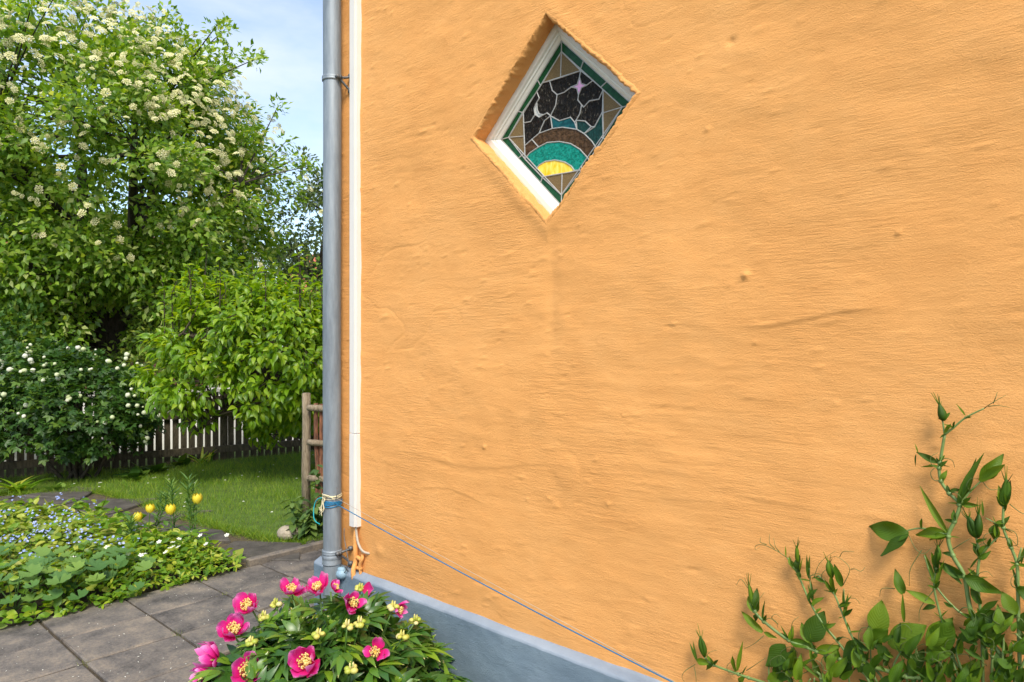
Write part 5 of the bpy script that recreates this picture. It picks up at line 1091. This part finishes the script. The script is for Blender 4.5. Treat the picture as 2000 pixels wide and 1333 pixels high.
pea('sweet pea vine with a bud crowned by a tangle of tendrils, middle of the spray',
    [([(1598, 1124), (1612, 1138), (1628, 1158), (1640, 1185), (1648, 1205), (1660, 1235), (1690, 1290), (1730, 1350)], .004, .05), ([(1648, 1150), (1650, 1180), (1648, 1204)], .002, .055)],
    [(1628, 1158, 1612, 1130, 'f', .05), (1630, 1155, 1626, 1120, 'f', .055), (1644, 1146, 1628, 1100, 'f', .055), (1650, 1190, 1645, 1152, 'l', .055), (1650, 1202, 1656, 1160, 'l', .05), (1650, 1202, 1668, 1188, 'f', .055), (1645, 1206, 1638, 1208, 'f', .05), (1632, 1162, 1634, 1150, 'f', .05), (1660, 1235, 1655, 1215, 'f', .05)],
    [(1624, 1130, 1618, 1095, .013, .055)], [([(1590, 1128), (1600, 1105), (1612, 1090), (1632, 1076)], .045), ([(1647, 1143), (1662, 1112), (1652, 1096), (1636, 1086), (1620, 1090)], .05), ([(1662, 1112), (1672, 1110), (1684, 1114), (1690, 1108)], .05), ([(1640, 1088), (1650, 1076), (1668, 1078)], .045), ([(1600, 1126), (1585, 1122), (1575, 1124)], .045)])
pea('lowest sweet pea vine, its tip with fine bristles furthest left on the wall',
    [([(1376, 1284), (1394, 1299), (1442, 1317), (1462, 1324), (1505, 1338), (1560, 1360)], .0055, .06)],
    [(1362, 1292, 1346, 1255, 'l', .06), (1362, 1290, 1352, 1252, 'l', .06), (1362, 1291, 1392, 1296, 'f', .065), (1394, 1300, 1376, 1308, 'f', .065), (1396, 1298, 1380, 1278, 'f', .06), (1438, 1312, 1434, 1278, 'f', .06), (1440, 1310, 1450, 1254, 'l', .065), (1456, 1322, 1440, 1340, 'f', .065), (1450, 1318, 1458, 1300, 'l', .06)],
    [(1376, 1284, 1368, 1242, .013, .06)], [([(1358, 1298), (1342, 1308), (1335, 1320), (1338, 1335)], .05), ([(1356, 1302), (1362, 1318), (1360, 1335)], .05), ([(1458, 1310), (1480, 1295), (1496, 1285)], .05)])
# filling leaves of the corner mass
fr_ = random.Random(5)
for lab, x0, x1, y0, y1, n in (('bushy sweet pea vine filling the bottom right corner', 1850, 2010, 1215, 1350, 62), ('bushy sweet pea vine below the big oval leaflets', 1690, 1860, 1255, 1350, 44), ('low bushy sweet pea vine at the bottom frame edge under the arching stem', 1500, 1690, 1292, 1360, 26)):
    lv = []; xm = (x0 + x1) / 2
    for k in range(n):
        x = fr_.uniform(x0, x1); y = fr_.uniform(y0, y1); a = fr_.uniform(-2.7, -.4); l = fr_.uniform(18, 52); lv.append((x, y, x + l * math.cos(a), y + l * math.sin(a), fr_.choice('offflf'), fr_.uniform(.03, .20)))
    for k in range(26):
        x = fr_.uniform(x0, x1); y = fr_.uniform(1365, 1650); a = fr_.uniform(-2.7, -.4); l = fr_.uniform(28, 62); lv.append((x, y, x + l * math.cos(a), y + l * math.sin(a), fr_.choice('offlf'), fr_.uniform(.03, .15)))
    stems_ = [([(xm, y0 + 20), (xm + 8, (y0 + y1) / 2), (xm + 5, y1 + 30)], .005, .07)]
    for k in range(5): xx = fr_.uniform(x0, x1); stems_.append(([(xx, y0 + fr_.uniform(0, 40)), (xx + fr_.uniform(-25, 25), y0 + 60), (xx * .5 + xm * .5, y1 + 30)], .0035, fr_.uniform(.04, .1)))
    td = []
    for k in range(9):
        x, y = fr_.uniform(x0, x1), fr_.uniform(y0 - 20, y1 - 20); a = fr_.uniform(-3, 0); td.append(([(x, y), (x + 18 * math.cos(a), y + 18 * math.sin(a)), (x + 34 * math.cos(a + .6), y + 34 * math.sin(a + .6)), (x + 36 * math.cos(a + 1.1), y + 36 * math.sin(a + 1.1)), (x + 30 * math.cos(a + 1.3), y + 30 * math.sin(a + 1.3))], fr_.uniform(.05, .16)))
    pea(lab, stems_, lv, (), td)
bpy.context.view_layer.update()
